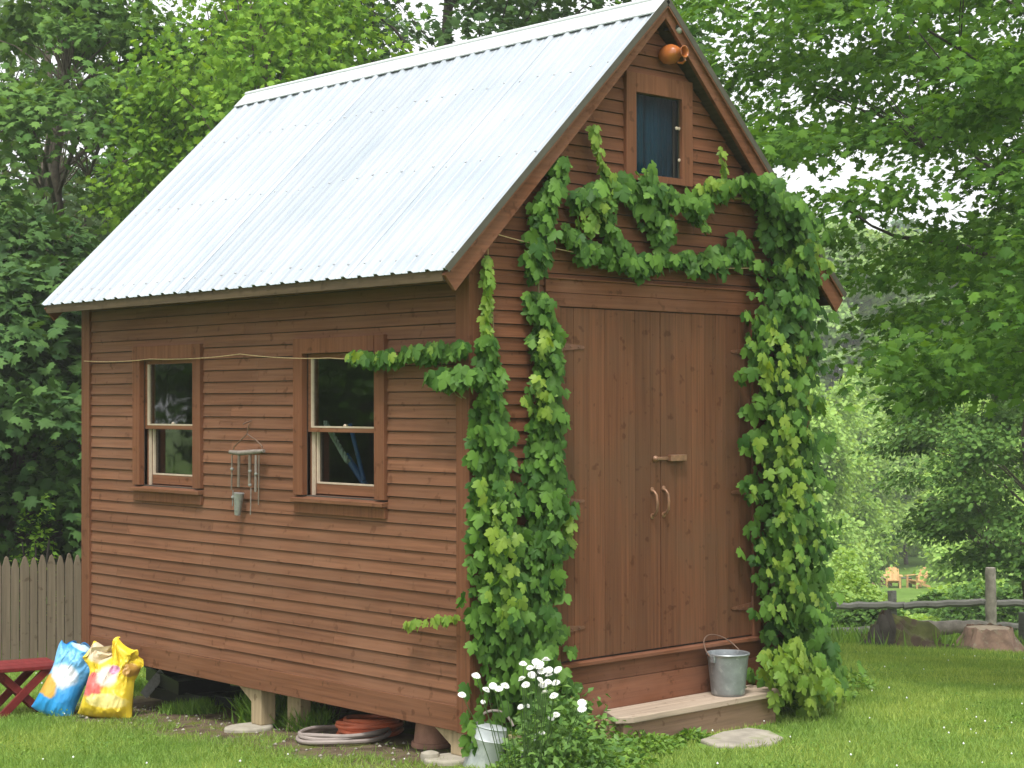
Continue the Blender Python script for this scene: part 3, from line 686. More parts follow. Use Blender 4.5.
# bags
def bag_mat(name, kind):
    m, nt, N, L, b = new_mat(name)
    mp = mapping(nt, (1, 1, 1)); nz = noise(nt, 9, 3, mp.outputs['Vector'])
    sep = N.new('ShaderNodeSeparateXYZ'); L.new(mp.outputs['Vector'], sep.inputs[0])
    def blob(cx, cz, rx, rz, soft=.35):
        mm = N.new('ShaderNodeMapping'); mm.vector_type = 'TEXTURE'; mm.inputs['Location'].default_value = (cx, 0, cz); mm.inputs['Scale'].default_value = (rx, 1e3, rz); L.new(mp.outputs['Vector'], mm.inputs['Vector'])
        ad = N.new('ShaderNodeVectorMath'); ad.operation = 'MULTIPLY_ADD'; L.new(nz.outputs['Color'], ad.inputs[0]); ad.inputs[1].default_value = (.9, 0, .9); L.new(mm.outputs[0], ad.inputs[2])
        ln = N.new('ShaderNodeVectorMath'); ln.operation = 'LENGTH'; L.new(ad.outputs[0], ln.inputs[0])
        r = ramp(nt, [(max(0, .82-soft*.35), (1,1,1)), (.9, (0,0,0))]); L.new(ln.outputs['Value'], r.inputs['Fac']); return r.outputs['Color']
    # the printed panels drift with noise, so their centres sit .45 of a radius lower left
    if kind == 'blue':
        c = mixc(nt, (.03,.27,.62), (.16,.42,.68), blob(.06, .42, .22, .20, .8)); c = mixc(nt, c, (.64,.68,.72), blob(.05, .33, .12, .10, .6)); c = mixc(nt, c, (.58,.34,.06), blob(-.05, .22, .10, .10)); c = mixc(nt, c, (.03,.30,.66), blob(.07, .10, .26, .07)); c = mixc(nt, c, (.03,.13,.38), blob(.15, .50, .06, .05)); c = mixc(nt, c, (.40,.56,.70), blob(.06, .52, .10, .03))
    else:
        c = mixc(nt, (.66,.48,.03), (.58,.12,.10), blob(-.05, .25, .10, .11)); c = mixc(nt, c, (.64,.54,.46), blob(.04, .32, .10, .09, .6)); c = mixc(nt, c, (.50,.24,.36), blob(.05, .34, .05, .035)); c = mixc(nt, c, (.36,.20,.04), blob(.16, .36, .06, .05)); c = mixc(nt, c, (.62,.52,.36), blob(-.06, .48, .09, .10)); c = mixc(nt, c, (.68,.58,.20), blob(.08, .14, .16, .06))
    L.new(c, b.inputs['Base Color']); b.inputs['Roughness'].default_value = .42; b.inputs['Specular IOR Level'].default_value = .4
    return m
def bag(name, label, c, w, h_, t, rz, lean, roll, kind, seed, crumple):
    n, m = 56, 72
    def P(u, q, sd):
        v = (q+1)/2; au, aq = abs(u), abs(q)
        hw_ = w/2*(.90+.10*aq**3 - (.10*math.exp(-((v-.62)/.16)**2) if kind != 'blue' else 0))*(1-.05*v)
        th = t/2*(max(0, (1-au**2.6)*(1-aq**3.2))**.62)*(1.12-.42*v if kind == 'blue' else 1.2-.75*v)
        x = u*hw_; y = sd*th; z = h_*(v - .05*(au**3)*(1 if q > 0 else -.6)*aq)
        k = crumple*(.30 + 1.0*max(0, v-.5)/.5 + .35*aq**4)
        a = Vector((u*2.1+seed*9.7, sd*1.3, v*2.6)); rg_ = mnoise.ridged_multi_fractal(a*1.15, .9, 2.2, 4, 1.0, 2.0)-1.0
        fold = math.sin((x*30+z*18+seed)*1.1 + 3*mnoise.noise(a*.9))*.5
        edge = min(1, (1-au)*5)*min(1, (1-aq)*6)
        y += sd*k*edge*(.030*rg_ + .010*fold)
        nx = mnoise.noise(a*1.4+Vector((5, 0, 0))); nz = mnoise.noise(a*1.4+Vector((0, 0, 8)))
        x += k*.05*nx*v; z += k*.06*nz*max(0, v-.3)
        y += k*.10*mnoise.noise(Vector((u*1.2, seed, v*2)))*max(0, v-.4)
        return (x, y, z)
    V = [P(2*i/n-1, 2*j/m-1, sd) for sd in (-1, 1) for j in range(m+1) for i in range(n+1)]; o2 = (m+1)*(n+1)
    fs = [(j*(n+1)+i, j*(n+1)+i+1, (j+1)*(n+1)+i+1, (j+1)*(n+1)+i) for j in range(m) for i in range(n)]
    fs += [tuple(o2+q for q in f[::-1]) for f in fs]
    mb = MB(); mb.add(V, fs); o = mb.build(name, bag_mat(name+'_print', kind), None, smooth=True, loc=c)
    mm = Matrix.Rotation(rz, 3, 'Z') @ Matrix.Rotation(roll, 3, 'Y') @ Matrix.Rotation(lean, 3, 'X'); o.rotation_euler = mm.to_euler()
    return tag(o, label, 'bag')
# local +x = image right (along the side wall towards the viewer's right), local -y faces the viewer
b1 = ground(50, 716); b2 = ground(104, 719)
RZ = -YAW - .12
bag('garden_bag', 'plump blue and white printed plastic bag leaning beside the red stool', (b1.x, b1.y, b1.z-.01), .30, .52, .19, RZ, R(-14), R(21), 'blue', 1, .8)
bag('garden_bag', 'crumpled yellow plastic bag slumped against the shed skirt', (b2.x+.02, b2.y+.03, b2.z-.01), .38, .48, .24, RZ, R(-14), R(6), 'yellow', 4, 1.7)
gt_ = ground(130, 705)
mb = MB(); mb.add([(-.03,0,0),(.03,0,0),(.035,.02,.1),(.03,.03,.2),(-.03,.035,.21),(-.035,.02,.1)], [(0,1,2,5),(5,2,3,4)]); o = mb.build('silver_tag', M['cup'], None, loc=(gt_.x+.12, gt_.y+.02, gt_.z+.05)); md = o.modifiers.new('t', 'SOLIDIFY'); md.thickness = .02; o.rotation_euler = (0, R(38), RZ); tag(o, 'crumpled silver wrapper leaning against yellow bag', 'wrapper')

# red stool
s0 = ground(20, 714)
ru = Vector((math.cos(-.45), math.sin(-.45), 0))
stl = thing('red_stool', 'low red painted wooden stool with crossed legs beside blue bag', 'stool', (s0.x-.02, s0.y, s0.z), -YAW+.5)
SHt, SW, SD = .345, .50, .40
mb = MB()
for i in range(3): mb.box(-SW/2, SW/2, -SD/2+i*SD/3+.002, -SD/2+(i+1)*SD/3-.002, SHt-.028, SHt)
mb.build('seat', M['red'], stl, bevel=.004)
for y in (-SD/2+.05, SD/2-.05):
    for s_ in (-1, 1):
        mb = MB(); yo = y + s_*.0135
        mb.prism([(s_*.20, 0), (s_*.20-s_*.075, 0), (-s_*.20, SHt-.03), (-s_*.20+s_*.075, SHt-.03)][::s_], yo-.013, yo+.013, MXZ); mb.build('leg', M['red'], stl, bevel=.003)
mb = MB(); mb.box(-.02, .02, -SD/2+.08, SD/2-.08, SHt*.42, SHt*.52); mb.build('stretcher', M['red'], stl)

# wind chime
def chime():
    pn = on(249, 424, 0, -.02); x = -.055
    t = thing('wind_chime', 'driftwood wind chime with metal tubes and tin cup hanging between windows', 'wind chime', (x, pn.y, pn.z))
    def q(px, py): v = on(px, py, 0, x); return (0, v.y-pn.y, v.z-pn.z)
    mb = MB(); mb.tube([(.05, 0, .02), (-.01, 0, 0)], .005, 6); mb.tube([q(249,424), q(247,434), q(240,441), q(234,447), q(233,455)], .004, 6); mb.tube([q(247,434), q(256,440), q(262,446), q(262,453)], .004, 6); mb.build('hanger', M['iron'], t)
    mb = MB(); mb.tube([q(230,452), q(240,453), q(252,452), q(264,451)], [.012,.016,.015,.011], 10); mb.build('crossbar', M['driftwood'], t, smooth=True)
    for (a, b_, c, r_, mt) in ((232,455,490,.005,'copper'),(239,455,487,.009,'copper'),(250,455,486,.010,'copper'),(256,455,492,.008,'driftwood'),(259,455,505,.004,'copper'),(233,490,506,.003,'galv'),(251,488,515,.004,'driftwood')):
        mb = MB(); mb.tube([q(a, b_), q(a-.5, c)], r_, 8); mb.build('tube', M[mt], t, smooth=True)
    for (a, c) in ((232,469),(250,471),(233,497),(256,474),(250,485)):
        mb = MB(); mb.lathe([(.001,-.012),(.011,-.006),(.012,.004),(.001,.012)], 10, Matrix.Translation(q(a, c))); mb.build('bead', M['cup'], t, smooth=True)
    a = Vector(q(239, 493)); b_ = Vector(q(237.5, 515))
    mb = MB(); mb.tube([a, b_], [.034, .019], 16); mb.build('cup', M['cup'], t)
chime()

# twine
def twine(name, label, pts, r_=.0028):
    mb = MB(); P = [Vector(p) for p in pts]; out = []
    for a, b_ in zip(P, P[1:]):
        n = 8; sag = (b_-a).length*.012
        out += [a.lerp(b_, i/n) - Vector((0, 0, sag*4*(i/n)*(1-i/n))) for i in range(n)]
    out.append(P[-1]); mb.tube(out, r_, 6); return tag(mb.build(name, M['twine'], None), label, 'string')
twine('twine', 'pale twine strung along the side wall above the windows', [on(84, 361, 0, -.03), on(150, 359, 0, -.045), on(240, 354, 0, -.045), on(330, 358, 0, -.06), on(400, 358, 0, -.06), on(470, 352, 0, -.05)])
twine('twine', 'short twine from the eave corner to the vine on the front', [on(490, 232, 1, -.03), on(545, 246, 1, -.06), on(640, 262, 1, -.06), on(760, 268, 1, -.06)])
twine('twine', 'upright twine carrying a thin vine shoot beside the corner board', [on(488, 236, 1, -.03), on(488, 300, 1, -.04), on(487, 370, 1, -.05)])

# seen through the right side window
wy = on(350, 440, 0, .5)
mb = MB(); mb.tube([on(350, 424, 0, .22), on(364, 480, 0, .24)], .013, 8); mb.tube([on(346, 455, 0, .24), on(366, 486, 0, .28)], .02, 8); tag(mb.build('blue_pole', M['bluepole'], None), 'blue crossed poles leaning behind the right side window', 'pole')
mb = MB(); a, b_ = on(325, 422, 0, .12), on(348, 462, 0, .13)
ax = (b_-a).normalized(); e1 = ax.orthogonal().normalized(); e2 = ax.cross(e1)
for ph in (0, 2.1, 4.2): mb.tube([a.lerp(b_, i/40)+(e1*math.cos(i*.55+ph)+e2*math.sin(i*.55+ph))*.009 for i in range(41)], .009, 6)
tag(mb.build('white_rope', M['whiterope'], None, smooth=True), 'white twisted rope hanging behind the right side window', 'rope')

# ------------------------------------------------------------------ vines
nr = np.random.default_rng(11)
def guide_pts(axis, val, g, per_px, out=.14, smin=.045, smax=.105, dens_pow=1.0, zig=1.0):
    """leaf positions, forward, normal and size along a guide on a wall plane; axis 1: front wall, axis 0: side wall"""
    P, S_ = [], []
    for (x0, y0, w0), (x1, y1, w1) in zip(g, g[1:]):
        ln = math.hypot(x1-x0, y1-y0); n = max(1, int(ln*per_px*2.35))
        for _ in range(n):
            t = nr.random(); w = w0+(w1-w0)*t
            cl_ = mnoise.noise(Vector(((x0+(x1-x0)*t)*.045, (y0+(y1-y0)*t)*.045, 3.3+per_px)))
            if cl_ < -.12 and nr.random() < (.35 if per_px < 1.5 else .1): continue
            w *= 1 + .7*mnoise.noise(Vector(((x0+(x1-x0)*t)*.06, (y0+(y1-y0)*t)*.06, 9.1)))
            k = np.clip(nr.normal(0, .5), -1, 1)
            px = x0+(x1-x0)*t - (4 if axis else 0); py = y0+(y1-y0)*t; w = max(2, w-5)
            th = math.atan2(y1-y0, x1-x0)+math.pi/2
            px += math.cos(th)*k*w; py += math.sin(th)*k*w*zig
            d = abs(nr.normal(.0, 1))*out*.5*(1-.55*abs(k)) + .02
            q = on(px-(d*120 if axis else 0)*.35, py-d*14, axis, val); q[axis] -= d
            P.append(tuple(q)); S_.append(nr.uniform(smin, smax))
    return np.array(P), np.array(S_)
def hop_leaves(name, sets, mat, parent, axis_list):
    PP, FF, NN, SS = [], [], [], []
    for (P, S_), ax in zip(sets, axis_list):
        n = len(P); out = np.zeros((n, 3)); out[:, ax] = -1
        lat = np.zeros((n, 3)); lat[:, 1-ax] = 1
        upv = np.zeros((n, 3)); upv[:, 2] = 1
        N_ = out*.75 + upv*nr.uniform(.1, 1.05, (n, 1)) + nr.normal(0, .38, (n, 3))
        F_ = -upv*.85 + lat*nr.normal(0, .55, (n, 1)) + out*nr.uniform(0, .5, (n, 1))
        PP.append(P - nrmz(F_)*S_[:, None]*.4); FF.append(F_); NN.append(N_); SS.append(S_)
    return leaves(name, T_HOP, np.concatenate(PP), np.concatenate(FF), np.concatenate(NN), np.concatenate(SS), mat, parent, True)
def vstem(mb, axis, val, pts, r0, r1, seed=0):
    rg = random.Random(seed); P = []
    for (x0, y0), (x1, y1) in zip(pts, pts[1:]):
        for i in range(5):
            t = i/5; q = on(x0+(x1-x0)*t+rg.uniform(-2, 2), y0+(y1-y0)*t+rg.uniform(-2, 2), axis, val); q[axis] -= .015+rg.uniform(0, .02); P.append(q)
    n = len(P); mb.tube(P, [r0+(r1-r0)*i/(n-1) for i in range(n)], 6)

GL = [
 ([(487,345,10),(489,375,19),(491,420,18),(490,470,21),(494,520,27),(500,570,34),(505,620,38),(512,670,44),(524,715,62),(536,755,66)], 1.1),
 ([(560,165,9),(556,185,9),(543,215,13),(540,250,20),(533,280,9)], .7),
 ([(538,298,13),(546,330,22),(548,365,18),(546,400,20),(547,450,23),(545,500,28),(540,550,28),(536,600,30),(538,650,32),(545,700,40)], .95),
]
GLs = [([(490,255,5),(489,300,8),(488,345,9)], .35), ([(595,130,4),(600,160,6),(612,182,6)], .25), ([(566,505,5),(570,545,7)], .3), ([(460,620,5),(430,622,4),(410,626,3)], .18)]
lv = thing('hop_vine', 'leafy hop vine climbing the left side of the shed door from the corner', 'vine', group='hop vines on the shed')
mb = MB()
vstem(mb, 1, -.02, [(525,755),(510,660),(497,560),(495,460),(490,360),(489,240)], .014, .003, 1)
vstem(mb, 1, -.02, [(540,740),(538,600),(545,480),(540,360),(535,290),(545,220),(560,165)], .014, .003, 2)
vstem(mb, 0, -.03, [(470,352),(440,352),(410,357),(380,361),(352,360)], .006, .002, 3)
vstem(mb, 0, -.03, [(470,400),(455,392),(445,380)], .004, .002, 4)
vstem(mb, 1, -.02, [(612,185),(598,160),(595,122)], .003, .001, 5)
mb.build('stem', M['vstem'], lv, smooth=True)
sets = [guide_pts(1, -.03, g, d*1.25) for g, d in GL]
sd = [guide_pts(0, -.05, [(470,350,6),(445,352,11),(415,356,11),(385,361,9),(360,358,5)], .55, .08, .06, .095), guide_pts(0, -.05, [(480,378,14),(455,382,11),(440,380,7)], .8, .10, .075, .11)]
hop_leaves('foliage', sets+sd, M['hop'], lv, [1]*len(sets)+[0]*2)
ys = [guide_pts(1, -.04, g, d, .06, .045, .075) for g, d in GLs[:3]] + [guide_pts(1, -.16, [(490,480,22),(505,560,22),(515,640,22)], .14, .1, .05, .08), guide_pts(1, -.12, [(545,330,20),(540,420,20)], .15, .1, .05, .08)]
yd = [guide_pts(0, -.09, [(440,350,9),(400,357,8),(352,358,4)], .16, .06, .04, .07), guide_pts(0, -.05, GLs[3][0], .2, .05, .045, .07)]
hop_leaves('young_leaves', ys+yd, M['hop_young'], lv, [1]*5+[0]*2)
GR = [
 ([(572,205,10),(590,196,16),(615,192,18),(640,183,20),(665,200,20),(690,208,16),(715,197,16),(740,186,12),(765,195,20)], .62),
 ([(565,235,10),(585,255,13),(610,262,12),(640,268,11),(670,262,12),(700,264,13),(728,262,16),(752,250,24)], .60),
 ([(600,200,14),(612,235,14),(628,262,10)], .5), ([(640,190,18),(650,215,20),(662,228,16),(664,250,10)], .7), ([(690,205,10),(700,235,12)], .3),
 ([(775,205,18),(792,240,28),(786,280,34),(785,320,36),(780,370,34),(783,420,36),(786,470,40),(787,520,42),(789,570,42),(793,620,44),(800,660,48),(805,695,46)], 1.45),
 ([(745,185,10),(780,215,20),(805,250,20)], .6),
]
rv = thing('hop_vine', 'dense hop vine column right of the door, reaching over it below the gable window', 'vine', group='hop vines on the shed')
mb = MB()
vstem(mb, 1, -.02, [(805,700),(795,600),(788,480),(785,360),(790,260),(765,200),(715,198),(665,202),(615,195),(572,206)], .018, .003, 6)
vstem(mb, 1, -.02, [(780,690),(770,580),(765,420),(760,260),(700,265),(640,268),(570,238)], .014, .003, 7)
mb.build('stem', M['vstem'], rv, smooth=True)
sets = [guide_pts(1, -.03, g, d*(1.15 if i < 4 else 1.35), .10 if i < 4 else .30) for i, (g, d) in enumerate(GR)]
hop_leaves('foliage', sets, M['hop'], rv, [1]*len(sets))
ys = [guide_pts(1, -.05, [(585,230,14),(600,210,14),(625,190,14)], .5, .08, .05, .08), guide_pts(1, -.05, [(700,190,12),(760,190,14)], .22, .08, .05, .08), guide_pts(1, -.2, [(800,250,25),(815,265,22),(832,268,4)], .5, .1, .05, .08),
      guide_pts(1, -.25, [(775,320,30),(790,480,34),(790,620,36)], .22, .12, .05, .085), guide_pts(1, -.25, [(775,650,26),(800,690,38),(830,690,20)], 1.1, .25, .06, .09), guide_pts(1, -.05, [(722,150,3),(727,185,8)], .3, .05, .04, .06)]
hop_leaves('young_leaves', ys, M['hop_young'], rv, [1]*len(ys))

# ------------------------------------------------------------------ daisies, weeds, grass
def scatter_leafy(name, centers, n, spread, h_, size, mat, parent=None, tpl=T_DIAMOND, kind=None, upk=1.0):
    C = np.array([centers[i % len(centers)] for i in range(n)], float)
    sx = spread if np.isscalar(spread) else np.array([spread[i % len(spread)] for i in range(n)])
    rr = np.sqrt(nr.random(n))*sx; aa = nr.random(n)*2*np.pi
    X = C[:, 0]+rr*np.cos(aa); Y = C[:, 1]+rr*np.sin(aa)
    hh = h_ if np.isscalar(h_) else np.array([h_[i % len(h_)] for i in range(n)])
    Z = gz(X, Y) + nr.random(n)**.8*hh*(1-(rr/np.maximum(sx, 1e-6))**2*.75)
    N_ = np.stack([np.cos(aa)*.5, np.sin(aa)*.5, np.full(n, upk)], 1) + nr.normal(0, .45, (n, 3))
    F_ = np.stack([np.cos(aa), np.sin(aa), nr.uniform(-.5, .4, n)], 1) + nr.normal(0, .5, (n, 3))
    o = leaves(name, tpl, np.stack([X, Y, Z], 1), F_, N_, nr.uniform(size*.6, size*1.3, n), mat, parent)
    if kind: o['kind'] = kind
    return o
dp = at(530, 735, 8.75); dp.z = gzf(dp.x, dp.y)
da = thing('daisy_plant', 'bushy plant with double white daisies at the foot of the left vine', 'flowers', dp)
FL = [(522,679,1),(526,685,1.1),(536,662,1),(546,660,1.1),(530,668,.9),(539,665,1.3),(542,671,1.2),(549,670,1),(558,670,1.1),(532,675,1.1),(549,675,1),(540,680,.9),(543,685,1.1),(548,682,.9),(556,683,1.1),(545,693,1.1),(554,696,1.1),(582,703,1.1),(582,709,1.1),(521,707,.9),(528,706,.6),(551,718,.9),(556,715,1),(542,733,.8),(476,676,1.1),(486,690,1),(493,686,1),(499,689,1),(505,686,1.1),(462,695,1),(483,702,.6),(523,664,1)]
stems = MB(); fmesh = None
for i, (px, py, k) in enumerate(FL):
    d_ = 8.45 + nr.uniform(-.12, .25); p = at(px, py, d_) - dp
    base = Vector((p.x*.45, p.y*.45, -.02)); stems.tube([base, base.lerp(p, .6)+Vector((0, 0, .04)), p], .0022, 5)
    if fmesh is None:
        mb = MB(); mb.mi = 0
        for ring, (n, r_, z, tilt) in enumerate(((15, .026, 0, .05), (13, .020, .004, .25), (10, .013, .009, .5))):
            for j in range(n):
                a = 2*math.pi*j/n + ring*.2; c, s_ = math.cos(a), math.sin(a); w_ = r_*.24
                mb.add([(c*.003, s_*.003, z), (c*r_*.6-s_*w_, s_*r_*.6+c*w_, z+tilt*r_*.6), (c*r_, s_*r_, z+tilt*r_*.8), (c*r_*.6+s_*w_, s_*r_*.6-c*w_, z+tilt*r_*.6)], [(0,3,2,1)])
        mb.mi = 1; mb.lathe([(.001,.008),(.006,.010),(.005,.013),(.001,.015)], 8)
        f = mb.build('flower', [M['petal'], M['petalc']], da); fmesh = f
    else:
        f = fmesh.copy(); COL.objects.link(f); f.parent = da
    f.location = p; f.scale = (k*.86,)*3
    dv = -fw*nr.uniform(.2, .9) + Vector((nr.normal(0, .3), nr.normal(0, .3), 1)); f.rotation_euler = Vector((0, 0, 1)).rotation_difference(dv.normalized()).to_euler()
stems.build('stem', M['stem'], da)
dq = spot(562, 8.75); o = scatter_leafy('foliage', [(dq.x+.03*i*math.cos(i), dq.y+.03*i*math.sin(i)) for i in range(6)], 1700, .25, .52, .045, M['daisyleaf'])
o.parent = da; o.location = -dp
# low leafy weeds in front of the left vine and beside the step
wcs, wsp, whs = [], [], []
for px, py, s_, h_ in ((520,765,.12,.10),(545,762,.30,.22),(580,755,.30,.20),(610,745,.22,.16),(640,752,.20,.10),(600,768,.30,.10),(560,780,.4,.14),(655,748,.15,.07),(690,740,.12,.05),(730,722,.14,.06),(505,790,.3,.06),(790,705,.22,.22),(820,700,.24,.22),(845,690,.2,.14),(775,712,.14,.12)):
    q = ground(px, py); wcs.append((q.x, q.y)); wsp.append(s_); whs.append(h_)
o = scatter_leafy('ground_weeds', wcs, 6500, wsp, whs, .040, M['weed'], kind='stuff'); tag(o, 'low bright green weeds around the vine foot and step', 'weeds')
# tufts under the shed edge
wcs, wsp, whs = [], [], []
for px, py, s_, h_ in ((280,722,.16,.2),(300,722,.15,.18),(320,728,.12,.14),(205,712,.12,.1),(185,712,.10,.08),(135,690,.1,.1),(265,715,.12,.16)):
    q = ground(px, py); wcs.append((q.x-.05, q.y)); wsp.append(s_); whs.append(h_)
T_BLADE = ([(-.06,0,0),(.06,0,0),(0,1,.12)], [(0,1,2)])
def tufts():
    n = 5200; C = np.array([wcs[i % len(wcs)] for i in range(n)]); sx = np.array([wsp[i % len(wsp)] for i in range(n)]); hh = np.array([whs[i % len(whs)] for i in range(n)])
    X = C[:, 0]+nr.normal(0, .5, n)*sx; Y = C[:, 1]+nr.normal(0, .5, n)*sx
    F_ = np.stack([nr.normal(0, .5, n)-.25, nr.normal(0, .5, n), np.ones(n)], 1)
    o = leaves('weed_tufts', T_BLADE, np.stack([X, Y, gz(X, Y)], 1), F_, nr.normal(0, 1, (n, 3)), hh*nr.uniform(.4, 1.2, n), M['weed']); o['kind'] = 'stuff'; tag(o, 'fine green grass tufts growing under the shed edge', 'grass tufts')
tufts()
def fence_grass():
    n = 5200; d = nr.uniform(21.6, 30, n); px = nr.uniform(826, 1060, n)
    fx, fy = math.sin(YAW), math.cos(YAW); X = CAM.x + fx*d + fy*((px-512)/F*d); Y = CAM.y + fy*d - fx*((px-512)/F*d)
    cl = np.array([mnoise.noise(Vector((a*.9, b*.9, 0))) for a, b in zip(X, Y)]); k = cl > -.02; X, Y = X[k], Y[k]; n = len(X)
    F_ = np.stack([nr.normal(0, .35, n), nr.normal(0, .35, n), np.ones(n)], 1)
    o = leaves('long_grass', T_BLADE, np.stack([X, Y, gz(X, Y)], 1), F_, nr.normal(0, 1, (n, 3)), nr.uniform(.10, .34, n), M['weed']); o['kind'] = 'stuff'; tag(o, 'uncut longer grass around the stumps and rail fence', 'long grass')
fence_grass()
def lawn():
    Ps, Hs = [], []
    def batch(n, d0, d1, p0, p1, h0, h1):
        d = np.sqrt(nr.uniform(d0*d0, d1*d1, n)); px = nr.uniform(p0, p1, n)
        fx, fy = math.sin(YAW), math.cos(YAW)
        X = CAM.x + fx*d + fy*((px-512)/F*d); Y = CAM.y + fy*d - fx*((px-512)/F*d)
        keep = ~((X > -.32+.18*np.sin(Y*5)+.1*np.sin(Y*13)) & (X < W+.1) & (Y > -.05) & (Y < LEN+.2))
        keep |= (nr.random(n) < .06) & (X < .15) & (X > -.5)
        keep &= ~((X > xl) & (X < xr) & (Y > yf) & (Y < .1))
        keep &= ~(((X-sp_.x)/.36)**2 + ((Y-sp_.y)/.17)**2 < 1)
        X, Y = X[keep], Y[keep]; Ps.append(np.stack([X, Y, gz(X, Y)-.004], 1)); Hs.append(nr.uniform(h0, h1, len(X)))
    batch(210000, 7.6, 13, -160, 1180, .022, .055)
    batch(120000, 13, 19, -160, 1250, .03, .065)
    batch(110000, 19, 36, 700, 1300, .045, .10)
    P = np.concatenate(Ps); H = np.concatenate(Hs); n = len(P)
    F_ = np.stack([nr.normal(0, .55, n), nr.normal(0, .55, n), np.ones(n)], 1)
    tb = ([(-.075,0,0),(.075,0,0),(0,1,.1)], [(0,1,2)])
    o = leaves('lawn_grass', tb, P, F_, nr.normal(0, 1, (n, 3)), H, M['grassblade']); o['kind'] = 'stuff'; tag(o, 'short mown green lawn grass around the shed', 'grass')
    # clover heads
    k = 240; idx = nr.choice(n, k, replace=False); Q = P[idx]
    oc = np.array([(1,0,0),(-1,0,0),(0,1,0),(0,-1,0),(0,0,1),(0,0,-1)], float); of = np.array([(0,2,4),(2,1,4),(1,3,4),(3,0,4),(2,0,5),(1,2,5),(3,1,5),(0,3,5)])
    s_ = nr.uniform(.005, .009, k)
    V = (Q + np.array([0, 0, .045]))[:, None, :] + oc[None]*s_[:, None, None]
    o = raw_mesh('clover_flowers', V.reshape(-1, 3), 3, (of[None]+(np.arange(k)*6)[:, None, None]).reshape(-1, 3), M['petal'], None, True); o['kind'] = 'stuff'; tag(o, 'tiny white clover heads dotted over the lawn', 'clover')
lawn()
def clover_patches():
    cs_ = []; 
    while len(cs_) < 90:
        d = nr.uniform(8.4, 15); px = nr.uniform(-100, 1150); q = spot(px, d)
        if -.5 < q.x < W+.6 and -1.0 < q.y < LEN: continue
        cs_.append((q.x, q.y))
    o = scatter_leafy('clover_patches', cs_, 9000, [nr.uniform(.08, .30) for _ in cs_], [.06], .017, M['weed'], kind='stuff', upk=1.6); tag(o, 'small clover leaf patches scattered in the lawn', 'clover')
clover_patches()
# pebbles on the bare strip
k = 150; X = nr.uniform(-.45, .25, k); Y = nr.uniform(.2, 4.0, k); s_ = nr.uniform(.005, .018, k)
oc = np.array([(1,0,0),(-1,0,0),(0,1,0),(0,-1,0),(0,0,.6),(0,0,-.6)], float); of = np.array([(0,2,4),(2,1,4),(1,3,4),(3,0,4),(2,0,5),(1,2,5),(3,1,5),(0,3,5)])
V = np.stack([X, Y, gz(X, Y)+.004], 1)[:, None, :] + (oc[None]*nr.uniform(.6, 1.3, (k, 6, 1)))*s_[:, None, None]
o = raw_mesh('pebbles', V.reshape(-1, 3), 3, (of[None]+(np.arange(k)*6)[:, None, None]).reshape(-1, 3), M['stone']); o['kind'] = 'stuff'; tag(o, 'small pebbles on the bare soil along the shed', 'pebbles')

# ------------------------------------------------------------------ fences
def picket_fence():
    b_ = spot(190, 16.2); a0_ = spot(-120, 15.2); a = b_ + (a0_-b_)*1.55; ln = (Vector((b_.x, b_.y, 0))-Vector((a.x, a.y, 0))).length
    t = thing('picket_fence', 'weathered grey stockade picket fence at the left behind the stool', 'fence', (a.x, a.y, 0), math.atan2(b_.y-a.y, b_.x-a.x))
    rg = random.Random(5); x = 0; top0 = at(0, 557, 15.6).z
    n = 0
    mb_r = MB()
    while x < ln:
        w_ = rg.uniform(.068, .082); zt_ = at(0, 557, 15.55).z + .0*x + rg.uniform(-.02, .02); wx = Vector((a.x, a.y, 0)).lerp(Vector((b_.x, b_.y, 0)), x/ln); zg = gzf(wx.x, wx.y)-.05
        pts = [(x, zg), (x+w_, zg), (x+w_, zt_-.10), (x+w_*.72, zt_-.02), (x+w_*.5, zt_), (x+w_*.28, zt_-.02), (x, zt_-.10)]
        mb = MB(); yo = rg.uniform(-.006, .006); mb.prism(pts, yo-.011, yo+.011, MXZ); mb.build('picket', M['picket'], t, bevel=.006); n += 1
        x += w_ + rg.uniform(.001, .006)
    zg = gzf(a.x, a.y)
    for z in (zg+.22, top0-.32): mb_r.box(0, ln, .018, .06, z, z+.08)
    mb_r.build('rail', M['picket'], t)
picket_fence()

def log_between(mb, p, q, r0, r1, seed, n=9):
    rg = random.Random(seed); mb.tube([Vector(p).lerp(Vector(q), i/(n-1)) + Vector((rg.uniform(-.01,.01), rg.uniform(-.01,.01), rg.uniform(-.015,.015))) for i in range(n)], [r0+(r1-r0)*i/(n-1)+rg.uniform(-.006,.006) for i in range(n)], 9)
FD = 29.0
def fpoint(px, py, d=FD): return at(px, py, d)
rf = thing('rail_fence', 'weathered grey split rail fence crossing behind the mossy stump', 'fence', spot(900, FD))
R0 = Vector(rf.location)
for pts in (((830,606),(905,605)), ((903,605.5),(992,602)), ((990,603),(1090,604)), ((828,632),(905,628)), ((992,626),(1090,627))):
    mb = MB(); (xa, ya), (xb, yb_) = pts; p, q = fpoint(xa, ya)-R0, fpoint(xb, yb_)-R0
    d = (q-p).normalized(); Mx = Matrix.Translation(p) @ d.to_track_quat('X', 'Z').to_matrix().to_4x4(); l_ = (q-p).length
    mb.tube([(i/8*l_, .02*math.sin(i*1.7+xa), .012*math.sin(i*2.3+xa)) for i in range(9)], [.058, .062, .058, .066, .06, .063, .064, .058, .054], 7, Mx); mb.build('rail', M['rail'], rf)
for px, top, wd in ((891,592,.09),(1100,590,.09)):
    p = spot(px, FD+.15)-R0; tz = (at(px, top, FD)-R0).z; mb = MB(); log_between(mb, (p.x, p.y, p.z-.2), (p.x, p.y, tz), wd, wd*.85, px); mb.build('post', M['rail'], rf)
